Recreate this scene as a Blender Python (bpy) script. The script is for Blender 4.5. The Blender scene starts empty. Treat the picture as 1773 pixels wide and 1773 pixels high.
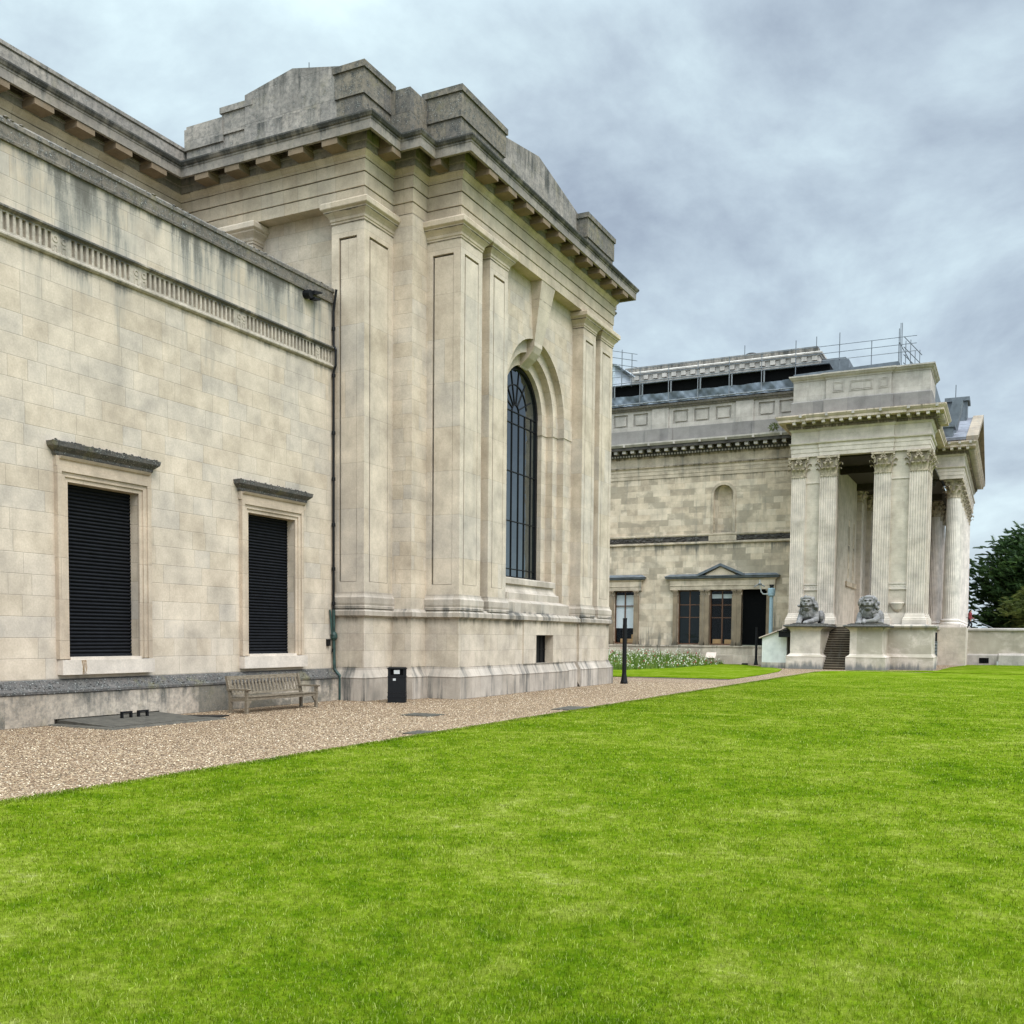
import bpy, bmesh, math, random
import numpy as np
from mathutils import Vector, Matrix
random.seed(7); RNG = np.random.default_rng(7)
S = bpy.context.scene
# ------------------------------------------------------------------ camera
CAM_H = 2.1
yaw, pitch, roll = math.radians(26.6026), math.radians(-2.91463), math.radians(.53109)
cy, sy, cp, sp, cr, sr = math.cos(yaw), math.sin(yaw), math.cos(pitch), math.sin(pitch), math.cos(roll), math.sin(roll)
fw = Vector((-sy*cp, cy*cp, sp)); r0 = Vector((cy, sy, 0)); u0 = r0.cross(fw)
rt = r0*cr + u0*sr; up = -r0*sr + u0*cr
cam = bpy.data.cameras.new("camera"); camo = bpy.data.objects.new("camera", cam); S.collection.objects.link(camo)
camo.matrix_world = Matrix(((rt.x, up.x, -fw.x, 0), (rt.y, up.y, -fw.y, 0), (rt.z, up.z, -fw.z, CAM_H), (0, 0, 0, 1)))
cam.sensor_width = 36; cam.lens = 1718.34/1773*36
cam.shift_y = (1189.32-886.5)/1773
cam.clip_start = .1; cam.clip_end = 3000
S.camera = camo
# ------------------------------------------------------------------ node helper
class V:
    """wraps a node output so that maths can be written as expressions"""
    def __init__(s, nt, o): s.nt, s.o = nt, o
    def _m(s, op, *a):
        n = s.nt.nodes.new('ShaderNodeMath'); n.operation = op
        for i, x in enumerate((s,)+a):
            if isinstance(x, V): s.nt.links.new(x.o, n.inputs[i])
            else: n.inputs[i].default_value = x
        return V(s.nt, n.outputs[0])
    def __add__(s, b): return s._m('ADD', b)
    def __sub__(s, b): return s._m('SUBTRACT', b)
    def __mul__(s, b): return s._m('MULTIPLY', b)
    __radd__ = __add__; __rmul__ = __mul__
    def __truediv__(s, b): return s._m('DIVIDE', b)
    def rsub(s, b): return s._m('MULTIPLY', -1)._m('ADD', b)
    def floor(s): return s._m('FLOOR')
    def fract(s): return s._m('FRACT')
    def abs(s): return s._m('ABSOLUTE')
    def min(s, b): return s._m('MINIMUM', b)
    def max(s, b): return s._m('MAXIMUM', b)
    def gt(s, b): return s._m('GREATER_THAN', b)
    def pow(s, b): return s._m('POWER', b)
    def map(s, a, b, c=0., d=1., smooth=False):
        n = s.nt.nodes.new('ShaderNodeMapRange')
        if smooth: n.interpolation_type = 'SMOOTHSTEP'
        s.nt.links.new(s.o, n.inputs[0])
        for i, x in enumerate((a, b, c, d)):
            if isinstance(x, V): s.nt.links.new(x.o, n.inputs[1+i])
            else: n.inputs[1+i].default_value = x
        return V(s.nt, n.outputs[0])
class T:
    def __init__(s, nt): s.nt = nt; nt.nodes.clear()
    def n(s, t, ins=None, **pr):
        nd = s.nt.nodes.new(t)
        for k, v in pr.items(): setattr(nd, k, v)
        for k, v in (ins or {}).items(): s.set(nd.inputs[k], v)
        return nd
    def set(s, i, v):
        if isinstance(v, V): s.nt.links.new(v.o, i)
        elif hasattr(v, 'is_output'): s.nt.links.new(v, i)
        else:
            if isinstance(v, tuple) and len(v) == 3 and i.type == 'RGBA': v = (*v, 1)
            i.default_value = v
    def v(s, o): return V(s.nt, o)
    def xyz(s, o):
        n = s.n('ShaderNodeSeparateXYZ', {0: o}); return [s.v(n.outputs[i]) for i in range(3)]
    def vec(s, x, y, z=0.): return s.n('ShaderNodeCombineXYZ', {0: x, 1: y, 2: z}).outputs[0]
    def noise(s, vec, sc, det=4., rough=.55, dist=0.):
        n = s.n('ShaderNodeTexNoise', {'Vector': vec, 'Scale': sc, 'Detail': det, 'Roughness': rough, 'Distortion': dist}); return s.v(n.outputs[0])
    def white(s, vec): return s.v(s.n('ShaderNodeTexWhiteNoise', {'Vector': vec}, noise_dimensions='3D').outputs[0])
    def ramp(s, f, stops, interp='LINEAR'):
        n = s.n('ShaderNodeValToRGB', {0: f}); c = n.color_ramp; c.interpolation = interp
        while len(c.elements) < len(stops): c.elements.new(.5)
        for e, (p, col) in zip(c.elements, stops): e.position = p; e.color = (*col, 1)
        return n.outputs[0]
    def mix(s, f, a, b, mode='MIX'):
        n = s.n('ShaderNodeMix', data_type='RGBA', blend_type=mode)
        s.set(n.inputs[0], f); s.set(n.inputs[6], a); s.set(n.inputs[7], b); return n.outputs[2]
    def bump(s, h, st, dist=.02, nrm=None):
        d = {'Height': h, 'Strength': st, 'Distance': dist}
        n = s.n('ShaderNodeBump', d)
        if nrm is not None: s.set(n.inputs['Normal'], nrm)
        return n.outputs[0]
    def out(s, sh): s.set(s.n('ShaderNodeOutputMaterial').inputs[0], sh)
def mat(name):
    m = bpy.data.materials.new(name); m.use_nodes = True; return m, T(m.node_tree)
def bsdf(t, col, rough=.8, normal=None, metal=0., spec=.3):
    n = t.n('ShaderNodeBsdfPrincipled', {'Base Color': col, 'Roughness': rough, 'Metallic': metal, 'Specular IOR Level': spec})
    if normal is not None: t.set(n.inputs['Normal'], normal)
    return n.outputs[0]
# ------------------------------------------------------------------ sky, sun, exposure
SUN_EL, SUN_AZ = math.radians(52), math.radians(118)      # azimuth clockwise from +Y: veiled sun high on the right, a little behind the camera
sun_dir = Vector((math.sin(SUN_AZ)*math.cos(SUN_EL), math.cos(SUN_AZ)*math.cos(SUN_EL), math.sin(SUN_EL)))
W = bpy.data.worlds.new("World"); S.world = W; W.use_nodes = True
t = T(W.node_tree)
co = t.n('ShaderNodeTexCoord').outputs['Generated']
dx, dy, dz = t.xyz(co)
sky = t.n('ShaderNodeTexSky', sky_type='NISHITA', sun_disc=False, sun_elevation=SUN_EL, sun_rotation=SUN_AZ).outputs[0]
bg1 = t.n('ShaderNodeBackground', {0: sky, 1: .1}).outputs[0]
zz = dz.max(.0) + .38
pv = t.vec(dx/zz, dy/zz, 0.)
n1 = t.noise(pv, 2.1, 11., .60, .2)
n2 = t.noise(t.vec(dx/zz+7.3, dy/zz*1.2-2.1, 3.), .85, 5., .5, .1)
dens = (n1*.6+n2*.4+dx*.11+.02).map(.36, .64, 0., 1., False)
ccol = t.ramp(dens, [(0., (.57, .70, .725)), (.25, (.45, .55, .595)), (.5, (.345, .415, .475)), (.75, (.25, .30, .365)), (1., (.185, .22, .28))])
hor = dz.map(.0, .30, 1., 0., True)
ccol = t.mix(hor*.5, ccol, (.44, .51, .55))
zen = dz.map(.50, .95, 1., 6.2, True)                     # overcast brightens overhead; raised further above the frame to light the walls
sd = (dx*sun_dir.x + dy*sun_dir.y + dz*sun_dir.z).map(.3, 1., 0., 3.6, True)  # glow round the veiled sun, strengthened out of view to light walls
bg2 = t.n('ShaderNodeBackground', {0: ccol, 1: zen+sd}).outputs[0]
mx = t.n('ShaderNodeMixShader', {0: .93, 1: bg1, 2: bg2}).outputs[0]
t.set(t.n('ShaderNodeOutputWorld').inputs[0], mx)
sl = bpy.data.lights.new("sun", 'SUN'); sl.energy = 1.5; sl.angle = math.radians(30); sl.color = (1, .95, .86)
slo = bpy.data.objects.new("sun", sl); S.collection.objects.link(slo)
slo.rotation_euler = (-sun_dir).to_track_quat('-Z', 'Y').to_euler()
slo.location = (20, -20, 60)
S.view_settings.view_transform = 'Standard'; S.view_settings.look = 'None'; S.view_settings.gamma = 1
S.view_settings.exposure = .69
S.cycles.max_bounces = 5; S.cycles.diffuse_bounces = 3; S.cycles.glossy_bounces = 3; S.cycles.transparent_max_bounces = 6
S.cycles.use_denoising = True
# ------------------------------------------------------------------ materials
def plain(name, col, rough=.6, metal=0., spec=.4, var=.25, sc=9., bump=.15):
    m, t = mat(name); p = t.n('ShaderNodeNewGeometry').outputs['Position']
    n = t.noise(p, sc, 5.)
    c = t.mix(n.map(.3, .7), tuple(x*(1-var) for x in col), tuple(min(1, x*(1+var)) for x in col))
    t.out(bsdf(t, c, rough, t.bump(n, bump), metal, spec)); return m
GAIN = 1.
def stone(name, tones, bw, bh, joint=.011, jd=.36, zoff=0., streak=.35, dirt_shade=(), dirt_shade_col=(.045, .045, .043), lichen=0., patch=None, mott=.2, bump=.35, uoff=0.):
    """ashlar laid in world metres: every block has its own tone; bands of soot, algae, lichen and painted-in shade come on top"""
    m, t = mat(name)
    g = t.n('ShaderNodeNewGeometry'); pos = g.outputs['Position']
    x, y, z = t.xyz(pos); nx, ny, nz = [a.abs() for a in t.xyz(g.outputs['True Normal'])]
    sel = nx.gt(ny); flat = nz.gt(.8)
    u = y*sel + x*(sel.rsub(1)) + uoff
    v = (z-zoff)*(flat.rsub(1)) + y*flat*.6
    row = (v/bh).floor()
    rr = t.white(t.vec(row, 3.7, 1.))
    uu = u/bw + rr*5.3
    col = uu.floor()
    half = t.white(t.vec(col, row, 9.)).gt(.55)
    fu = uu.fract(); cut = t.white(t.vec(col, row, 4.))*.3+.35
    sub = fu.gt(cut)*half
    du = fu.min(fu.rsub(1)).min((fu-cut).abs()+half.rsub(1))*bw
    fv = (v/bh).fract(); dv = fv.min(fv.rsub(1))*bh
    jt = du.min(dv).map(0., joint, 1., 0.)
    rnd = t.white(t.vec(col+sub*.5, row, 2.))
    n = len(tones); tones = [(a*1.075*GAIN, b_*.98*GAIN, c_*.945*GAIN) for a, b_, c_ in tones]
    base = t.ramp(rnd, [(i/n, c) for i, c in enumerate(tones)], 'CONSTANT')
    wob = t.noise(pos, 1.1, 6., .62); fine = t.noise(pos, 22., 5., .7)
    base = t.mix(wob.map(.3, .7)*.5+.28, base, tones[0])
    f = wob.map(.28, .72, 1-mott*1.5, 1+mott) * fine.map(.25, .75, 1-mott*.7, 1+mott*.7)
    base = t.mix(1., base, t.vec(f, f, f), 'MULTIPLY')
    sv = t.vec(u*1.6, z*.16, x*.3+y*.3)
    st = t.noise(sv, 1.6, 7., .66)
    st2 = t.noise(t.vec(u*.5, z*.35, 5.), 1., 5., .6)
    base = t.mix((st.map(.5, .78, 0., 1., True))*streak, base, (.17, .16, .135))
    if patch:                                             # peeled or soot-blackened areas with a ragged edge
        pn = t.noise(t.vec(u*.40, v*.55, 2.), 1., 8., .66, .3); pb = t.white(t.vec(col+sub*.5, row, 6.))
        pm = (pn*.74+pb*.26).map(.50, .60, 0., 1., True)
        base = t.mix(pm*patch[1], base, patch[0])
    for dd in dirt_shade:
        z0, z1, a = dd[:3]; b = z.map(z0, z1)*a
        if len(dd) > 3: b = b*z.gt(dd[3]).rsub(1)
        dm = (st*.46+st2*.30+wob*.14+fine*.10).map(b.rsub(1)*.40+.29, b.rsub(1)*.40+.43, 0., 1., True)*(b*4.).min(.92)
        base = t.mix(dm, base, dd[4] if len(dd) > 4 else dirt_shade_col)
    if lichen:
        ln = t.noise(pos, 6.5, 8., .75); l2 = t.noise(pos, 30., 3., .6)
        base = t.mix(ln.map(.42, .62)*lichen, base, (.05, .05, .046))
        base = t.mix((l2+ln*.5).map(.86, .95)*lichen, base, (.36, .35, .31))
        l3 = t.noise(t.vec(x+9., y, z), 1.3, 6., .7)
        base = t.mix(l3.map(.56, .7)*lichen*.55, base, (.16, .14, .06))
    base = t.mix(jt*jd, base, (.10, .092, .075))
    h = fine*.35 + wob*.4 - jt*.9
    t.out(bsdf(t, base, .88, t.bump(h, bump, .02), 0., .2)); return m
CREAM = [(.47, .425, .335), (.44, .385, .285), (.50, .46, .375), (.43, .395, .32), (.46, .40, .30), (.42, .40, .345)]
M_WING = stone('wing_ashlar', CREAM, 1.35, .47, zoff=.09, dirt_shade=[(7.0, 12.4, .74, 99., (.25, .235, .20)), (11.2, 12.7, .78), (9.0, 12.6, .62), (10.0, 10.55, .66, 10.53), (1.8, .7, .5)], streak=.22, dirt_shade_col=(.115, .104, .085))
M_FRIEZE = stone('frieze_stone', [(.44, .41, .335), (.40, .37, .30)], 2.2, 3., streak=.7, dirt_shade=[(10.75, 11.12, .8), (10.70, 10.45, .7)], dirt_shade_col=(.07, .068, .062), lichen=.3)
M_COPE = stone('lichen_coping', [(.17, .155, .125), (.22, .20, .16), (.135, .125, .105)], 1.9, 3., streak=.6, lichen=.85, bump=.9)
M_HOOD = stone('blackened_hood', [(.11, .105, .095), (.09, .088, .08)], 2.6, 3., jd=.2, streak=.5, lichen=1., bump=1.)
M_FRAME = stone('window_surround_stone', [(.42, .36, .27), (.40, .345, .26), (.46, .41, .32)], 3., .95, streak=.3)
M_SILL = stone('sill_stone', [(.52, .485, .41)], 9., 9., streak=.2, jd=0.)
M_PLINTH = stone('stained_plinth', [(.40, .36, .285), (.34, .305, .235), (.46, .42, .335)], 1.9, 1.4, streak=.5, dirt_shade=[(-.6, .95, .80), (.45, .8, .75)], dirt_shade_col=(.085, .08, .066), jd=.2, lichen=.5, patch=((.125, .112, .085), .8))
M_TOWER = stone('tower_ashlar', CREAM, 1.2, .46, streak=.18, zoff=.12)
M_PIL = stone('pilaster_stone', CREAM, 4.5, 1.44, streak=.22, zoff=.35, uoff=1.7, dirt_shade=[(14.9, 15.02, .7, 15.03), (4.6, 3.4, .5)], dirt_shade_col=(.16, .14, .11))  # dark line under the capital is crevice shade put into the colour
M_BASE = stone('base_ashlar', [(.45, .41, .325), (.42, .375, .285), (.48, .44, .36), (.40, .36, .29)], 1.05, .55, zoff=1.05, streak=.3, dirt_shade=[(1.9, .9, .55), (2.1, 2.68, .66), (1.12, 1.04, .9)], dirt_shade_col=(.13, .11, .08))  # bands below the coping and above the plinth paint in crevice shade
M_TPL = stone('tower_plinth_stone', [(.38, .35, .29), (.43, .405, .345), (.32, .295, .24)], 1.15, 1.9, streak=.7, dirt_shade=[(.45, 1.05, .52, 1.3), (.45, -.1, .6), (2.6, 3.0, .62, 3.02), (3.5, 3.0, .55)], dirt_shade_col=(.085, .08, .07))
M_ENT = stone('entablature_stone', [(.45, .40, .30), (.42, .36, .265), (.47, .425, .335), (.43, .385, .295)], 1.5, 5., streak=.3, joint=.013, uoff=.3, dirt_shade=[(16.0, 16.05, .95, 16.052), (16.43, 16.48, .95, 16.485), (16.81, 16.86, .95, 16.865), (17.0, 17.1, .8), (15.0, 15.04, .9, 15.045), (15.3, 15.36, .8, 15.37)], dirt_shade_col=(.06, .05, .036))  # dark lines below fascias and mouldings are overhang shade painted in
M_CORN = stone('weathered_cornice', [(.25, .235, .20), (.30, .275, .225), (.20, .19, .17)], 1.7, 5., streak=.9, dirt_shade=[(17.15, 17.75, .86)], dirt_shade_col=(.035, .034, .030), lichen=.35)
M_SOFF = stone('shaded_soffit_stone', [(.19, .15, .098), (.16, .128, .084)], 1.7, 5., streak=.4)  # tones darkened to paint in the shade under the cornice
M_ATTIC = stone('attic_stone', [(.30, .285, .25), (.27, .258, .23), (.34, .315, .265), (.25, .24, .215)], 1.55, .99, zoff=-.03+17.88-17*.99-.88, streak=.85, dirt_shade=[(17.9, 20.0, .62), (17.7, 18.9, .62, 18.87)], dirt_shade_col=(.05, .048, .042), lichen=.62, bump=.6)
M_BLOCK = stone('mossy_block_stone', [(.18, .165, .13), (.13, .125, .115), (.23, .205, .15)], 1.6, .99, zoff=.02, streak=.9, lichen=.9, dirt_shade=[(18.2, 19.9, .6)], dirt_shade_col=(.045, .042, .034), bump=.8)
OLD = [(.42, .365, .275), (.34, .29, .215), (.47, .42, .33), (.29, .245, .18), (.40, .335, .245), (.45, .40, .31)]
GAIN = 1.2
M_OLD = stone('old_patchy_ashlar', OLD, 1.5, .5, streak=.62, patch=((.215, .18, .13), .58), mott=.2, dirt_shade=[(9.9, 3.0, .54), (8.4, 9.9, .72, 9.9), (14.0, 15.6, .62)], dirt_shade_col=(.13, .115, .092))
M_OLDT = stone('old_moulding_stone', [(.35, .305, .23), (.28, .245, .185), (.40, .355, .275)], 1.9, 4., streak=.8, mott=.28, dirt_shade=[(16.2, 16.5, .8, 16.52), (16.9, 17.3, .75)], dirt_shade_col=(.07, .056, .036))
M_OPL = stone('old_plinth_stone', [(.40, .36, .285), (.30, .265, .205), (.45, .41, .335), (.22, .195, .155)], 1.3, .7, streak=.7, dirt_shade=[(.9, 1.5, .6)], dirt_shade_col=(.10, .085, .06))
M_PAVC = stone('pavilion_cornice_stone', [(.46, .40, .33), (.42, .36, .29)], 1.9, 5., streak=.6, dirt_shade=[(17.35, 17.6, .85, 18.0), (18.15, 18.45, .62)], dirt_shade_col=(.11, .085, .055))  # brown band paints the shade of the cornice underside
M_PEDI = stone('brown_pediment_stone', [(.21, .18, .135), (.17, .145, .11)], 1.6, .8, streak=.8)
GAIN = 1.
M_BLACKC = stone('sooty_cornice', [(.055, .052, .048), (.075, .07, .062)], 1.4, 4., streak=.4, jd=.2)
M_OGREY = stone('grey_parapet_stone', [(.36, .345, .31), (.40, .38, .34), (.32, .31, .28)], 2., 4., streak=.7)
M_OBASE = stone('dark_parapet_plinth', [(.17, .168, .16), (.21, .208, .195), (.25, .245, .225)], 1.8, 4., streak=.7)
M_PAV = stone('pavilion_stone', [(.50, .465, .40), (.48, .44, .37), (.53, .495, .435), (.46, .425, .36)], 9., 1.55, streak=.25, joint=.014, jd=.3)
M_PAVW = stone('pavilion_wall_stone', [(.46, .425, .35), (.44, .40, .325)], 3., .5, streak=.2, jd=.25)
M_PED = stone('pedestal_stone', [(.49, .455, .39), (.45, .41, .345)], 6., 5., streak=.3, jd=.1, patch=((.27, .235, .17), .6), dirt_shade=[(1.25, .1, .8), (2.2, 2.95, .62)], dirt_shade_col=(.13, .128, .12))
M_NOSE = stone('pale_nosing', [(.26, .225, .16), (.20, .175, .125)], 1.1, 4., streak=.6)  # paler strip along each tread edge
M_SOOTY = stone('sooty_column_stone', [(.21, .17, .115), (.17, .14, .10), (.25, .205, .14)], 5., 5., streak=.7, jd=0., dirt_shade=[(3.6, 1.6, .7)], dirt_shade_col=(.07, .058, .042))
M_DARKST = stone('dark_step_stone', [(.05, .04, .026), (.04, .034, .024), (.065, .052, .034)], 2.2, .168, streak=.5, jd=.2)
M_CAP = plain('carved_stone', (.34, .275, .195), .9, var=.45, sc=5.)
M_CEIL = plain('shaded_ceiling', (.035, .027, .016), .9, var=.3)  # inner portico shade put into one dark colour
M_COFF = stone('stained_shaded_coffer', [(.07, .055, .035), (.055, .044, .029)], 1.7, 5., streak=.5)  # stained brown, darkened further to paint in recess shade
M_COLW = stone('portico_column_stone', [(.55, .53, .48), (.52, .50, .45)], 9., 1.7, streak=.25, jd=.25)
M_LION = stone('weathered_lion_stone', [(.19, .19, .19), (.215, .215, .21)], 90., 90., streak=.5, lichen=.6, jd=0, bump=1.)
M_LANT = stone('lantern_stone', [(.44, .43, .39), (.48, .465, .42), (.36, .35, .315)], 1.2, .8, streak=.7)
M_IRON = plain('black_paint', (.006, .006, .0065), .5, var=.2, spec=.2, bump=.03)
M_BLACK = plain('black_gap', (.004, .004, .004), .9, spec=.05)
M_GREENP = plain('verdigris_pipe', (.02, .045, .036), .55, sc=6., var=.5)
M_SHUT = plain('dark_roller_shutter', (.014, .0145, .0165), .7, 0., .06, .15, 4., .03)
M_STEEL = plain('galvanised_tube', (.17, .175, .18), .55, .3)
M_SCAFD = plain('dull_tube', (.13, .14, .15), .5, .5)
M_TARP = plain('slate_blue_tarpaulin', (.135, .155, .18), .45, sc=1.2, var=.35, bump=.3)
M_SHEET = plain('pale_sheeting', (.48, .52, .55), .5)
M_BLUEG = plain('blue_grey_paint', (.27, .36, .40), .5, var=.1)
M_WHITEP = plain('white_painted_boards', (.64, .615, .56), .6, var=.12, sc=2.)
M_LEAD = plain('lead_roofing', (.11, .12, .13), .6, .2, sc=2., var=.3)
M_SLATE = stone('slate_roof', [(.15, .165, .19), (.18, .195, .22), (.13, .145, .165)], .5, .22, streak=.3)
M_BROWN = plain('brown_timber', (.10, .045, .022), .5, var=.2)
M_BOX = plain('cardboard', (.42, .24, .10), .8, var=.1)
M_BLIND = plain('white_blind', (.50, .52, .52), .8, var=.04)
M_CURT = plain('dark_green_curtain', (.018, .028, .027), .8, var=.3)
M_SIGN = plain('pale_sign', (.50, .39, .32), .6, var=.06)
M_LABEL = plain('white_label', (.42, .42, .40), .6, var=.03)
M_SKIN = plain('skin', (.45, .27, .19), .6, var=.05)
M_RED = plain('red_cloth', (.17, .018, .020), .8, var=.2)
M_DARKC = plain('black_cloth', (.014, .014, .017), .8, var=.2)
M_HAIR = plain('brown_hair', (.03, .014, .008), .6, var=.2)
M_BARK = plain('bark', (.06, .045, .032), .9, var=.4)
M_HATCH = plain('weathered_board', (.066, .057, .042), .8, var=.35, sc=5.)
M_GROOVE = plain('shaded_groove', (.06, .052, .038), .9, var=.4)  # dark groove floor: recess shade put into the colour
M_EARTH = plain('rough_ground', (.075, .085, .045), .9, var=.3, sc=.3)
def rust():
    m, t = mat('rust_stain'); p = t.n('ShaderNodeNewGeometry').outputs['Position']; x, y, z = t.xyz(p)
    a = t.noise(t.vec(y*26., z*3., 0.), 1., 4., .6).map(.42, .62)*z.map(1.12, 1.46, .25, .8)
    t.out(t.n('ShaderNodeMixShader', {0: a, 1: t.n('ShaderNodeBsdfTransparent').outputs[0], 2: bsdf(t, (.42, .24, .08), .9)}).outputs[0]); return m
M_RUST = rust()
def wood():
    m, t = mat('weathered_teak'); p = t.n('ShaderNodeNewGeometry').outputs['Position']; x, y, z = t.xyz(p)
    n = t.noise(t.vec(x*9., y*2., z*9.), 4., 6., .7)
    t.out(bsdf(t, t.ramp(n, [(.3, (.07, .05, .03)), (.5, (.16, .125, .083)), (.75, (.27, .22, .16))]), .8, t.bump(n, .4)));  return m
M_WOOD = wood()
def glass(name, dark, refl):
    m, t = mat(name); p = t.n('ShaderNodeNewGeometry').outputs['Position']
    nb = t.bump(t.noise(p, 1.1, 3.), .10, .08)
    gl = t.n('ShaderNodeBsdfGlossy', {'Color': (.80, .90, .94, 1), 'Roughness': .03, 'Normal': nb}).outputs[0]
    df = t.n('ShaderNodeBsdfDiffuse', {'Color': (*dark, 1)}).outputs[0]
    t.out(t.n('ShaderNodeMixShader', {0: refl, 1: df, 2: gl}).outputs[0]); return m
M_GLASS = glass('sky_reflecting_glass', (.008, .010, .010), .27)
M_GLASSD = glass('dark_window_glass', (.006, .007, .007), .03)
def gravel():
    m, t = mat('gravel'); p = t.n('ShaderNodeNewGeometry').outputs['Position']
    x, y, z = t.xyz(p)
    d = t.n('ShaderNodeTexNoise', {'Vector': p, 'Scale': 9.}).outputs['Color']
    vv = t.n('ShaderNodeVectorMath', {0: p, 1: d}, operation='MULTIPLY_ADD'); vv.inputs[1].default_value = (.0, .0, .0)
    vo = t.n('ShaderNodeTexVoronoi', {'Vector': p, 'Scale': 30., 'Randomness': 1.})
    vo2 = t.n('ShaderNodeTexVoronoi', {'Vector': p, 'Scale': 58., 'Randomness': 1.})
    r1 = t.xyz(vo.outputs['Color'])[0]; r2 = t.xyz(vo2.outputs['Color'])[1]
    rr = r1*.72+r2*.28
    c = t.ramp(rr, [(.12, (.085, .045, .020)), (.3, (.225, .130, .065)), (.5, (.40, .258, .150)), (.7, (.56, .395, .245)), (.88, (.72, .57, .40))])
    big = t.noise(p, .35, 5.)
    c = t.mix(big.map(.35, .65)*.4, c, t.mix(1., c, (.72, .68, .62), 'MULTIPLY'))
    edge = t.v(vo.outputs['Distance']); e2 = t.v(vo2.outputs['Distance'])
    c = t.mix(edge.map(.42, .75)*.85, c, (.05, .034, .02))
    h = edge.map(0., .7, 1., 0.)+e2.map(0., .7, .5, 0.)
    t.out(bsdf(t, c, .85, t.bump(h, 1., .03), 0., .25)); return m
M_GRAVEL = gravel()
def grasscol(t, p, blade=False):
    big = t.noise(p, .33, 5., .6, .5); mid = t.noise(p, 1.9, 6., .68, .3); fin = t.noise(p, 12., 4., .7)
    f = big*.30+mid*.38+fin*.32
    c = t.ramp(f.map(.36, .64), [(0., (.036, .074, .002)), (.28, (.068, .118, .003)), (.52, (.110, .156, .007)), (.78, (.172, .204, .024)), (1., (.27, .28, .085))])
    return c, f
def grass_ground():
    m, t = mat('lawn_turf'); g = t.n('ShaderNodeNewGeometry'); p = g.outputs['Position']
    c, f = grasscol(t, p)
    n = t.noise(p, 42., 5., .7); n2 = t.noise(p, 8., 4., .7)
    k = n.map(.25, .75, .62, 1.25)*n2.map(.3, .7, .8, 1.15)
    c = t.mix(1., c, t.vec(k, k, k), 'MULTIPLY')
    t.out(bsdf(t, c, .75, t.bump(n+n2, .8, .03), 0., .0)); return m
M_LAWN = grass_ground()
def grass_blade():
    m, t = mat('grass_blades'); g = t.n('ShaderNodeNewGeometry'); p = g.outputs['Position']
    c, f = grasscol(t, p)
    r = t.v(g.outputs['Random Per Island'])
    c = t.mix(r.map(.75, 1.)*.6, c, (.42, .43, .13))
    k = r.map(0., .75, .68, 1.38)
    c = t.mix(1., c, t.vec(k, k, k), 'MULTIPLY')
    d = bsdf(t, c, .8, None, 0., .03)
    tr = t.n('ShaderNodeBsdfTranslucent', {'Color': c}).outputs[0]
    t.out(t.n('ShaderNodeMixShader', {0: .35, 1: d, 2: tr}).outputs[0]); return m
M_BLADE = grass_blade()
def leafmat(name, stops, rough=.6):
    m, t = mat(name); g = t.n('ShaderNodeNewGeometry')
    r = t.v(g.outputs['Random Per Island']); n = t.noise(g.outputs['Position'], .55, 4.)
    c = t.ramp(r*.45+n.map(.3, .7)*.55, stops)
    d = bsdf(t, c, rough, None, 0., .2); tr = t.n('ShaderNodeBsdfTranslucent', {'Color': c}).outputs[0]
    t.out(t.n('ShaderNodeMixShader', {0: .25, 1: d, 2: tr}).outputs[0]); return m
M_YEW = leafmat('yew_foliage', [(0., (.010, .026, .008)), (.5, (.028, .060, .014)), (1., (.075, .120, .026))])
M_YEWL = leafmat('olive_foliage', [(0., (.040, .060, .012)), (.5, (.085, .108, .022)), (1., (.17, .175, .045))])
M_MEADOW = leafmat('meadow_leaves', [(0., (.045, .095, .010)), (.5, (.10, .16, .022)), (1., (.21, .26, .06))])
M_PETW = leafmat('white_petals', [(0., (.50, .49, .34)), (1., (.68, .66, .56))])
M_PETR = leafmat('red_petals', [(0., (.30, .03, .04)), (1., (.45, .10, .10))])
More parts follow.
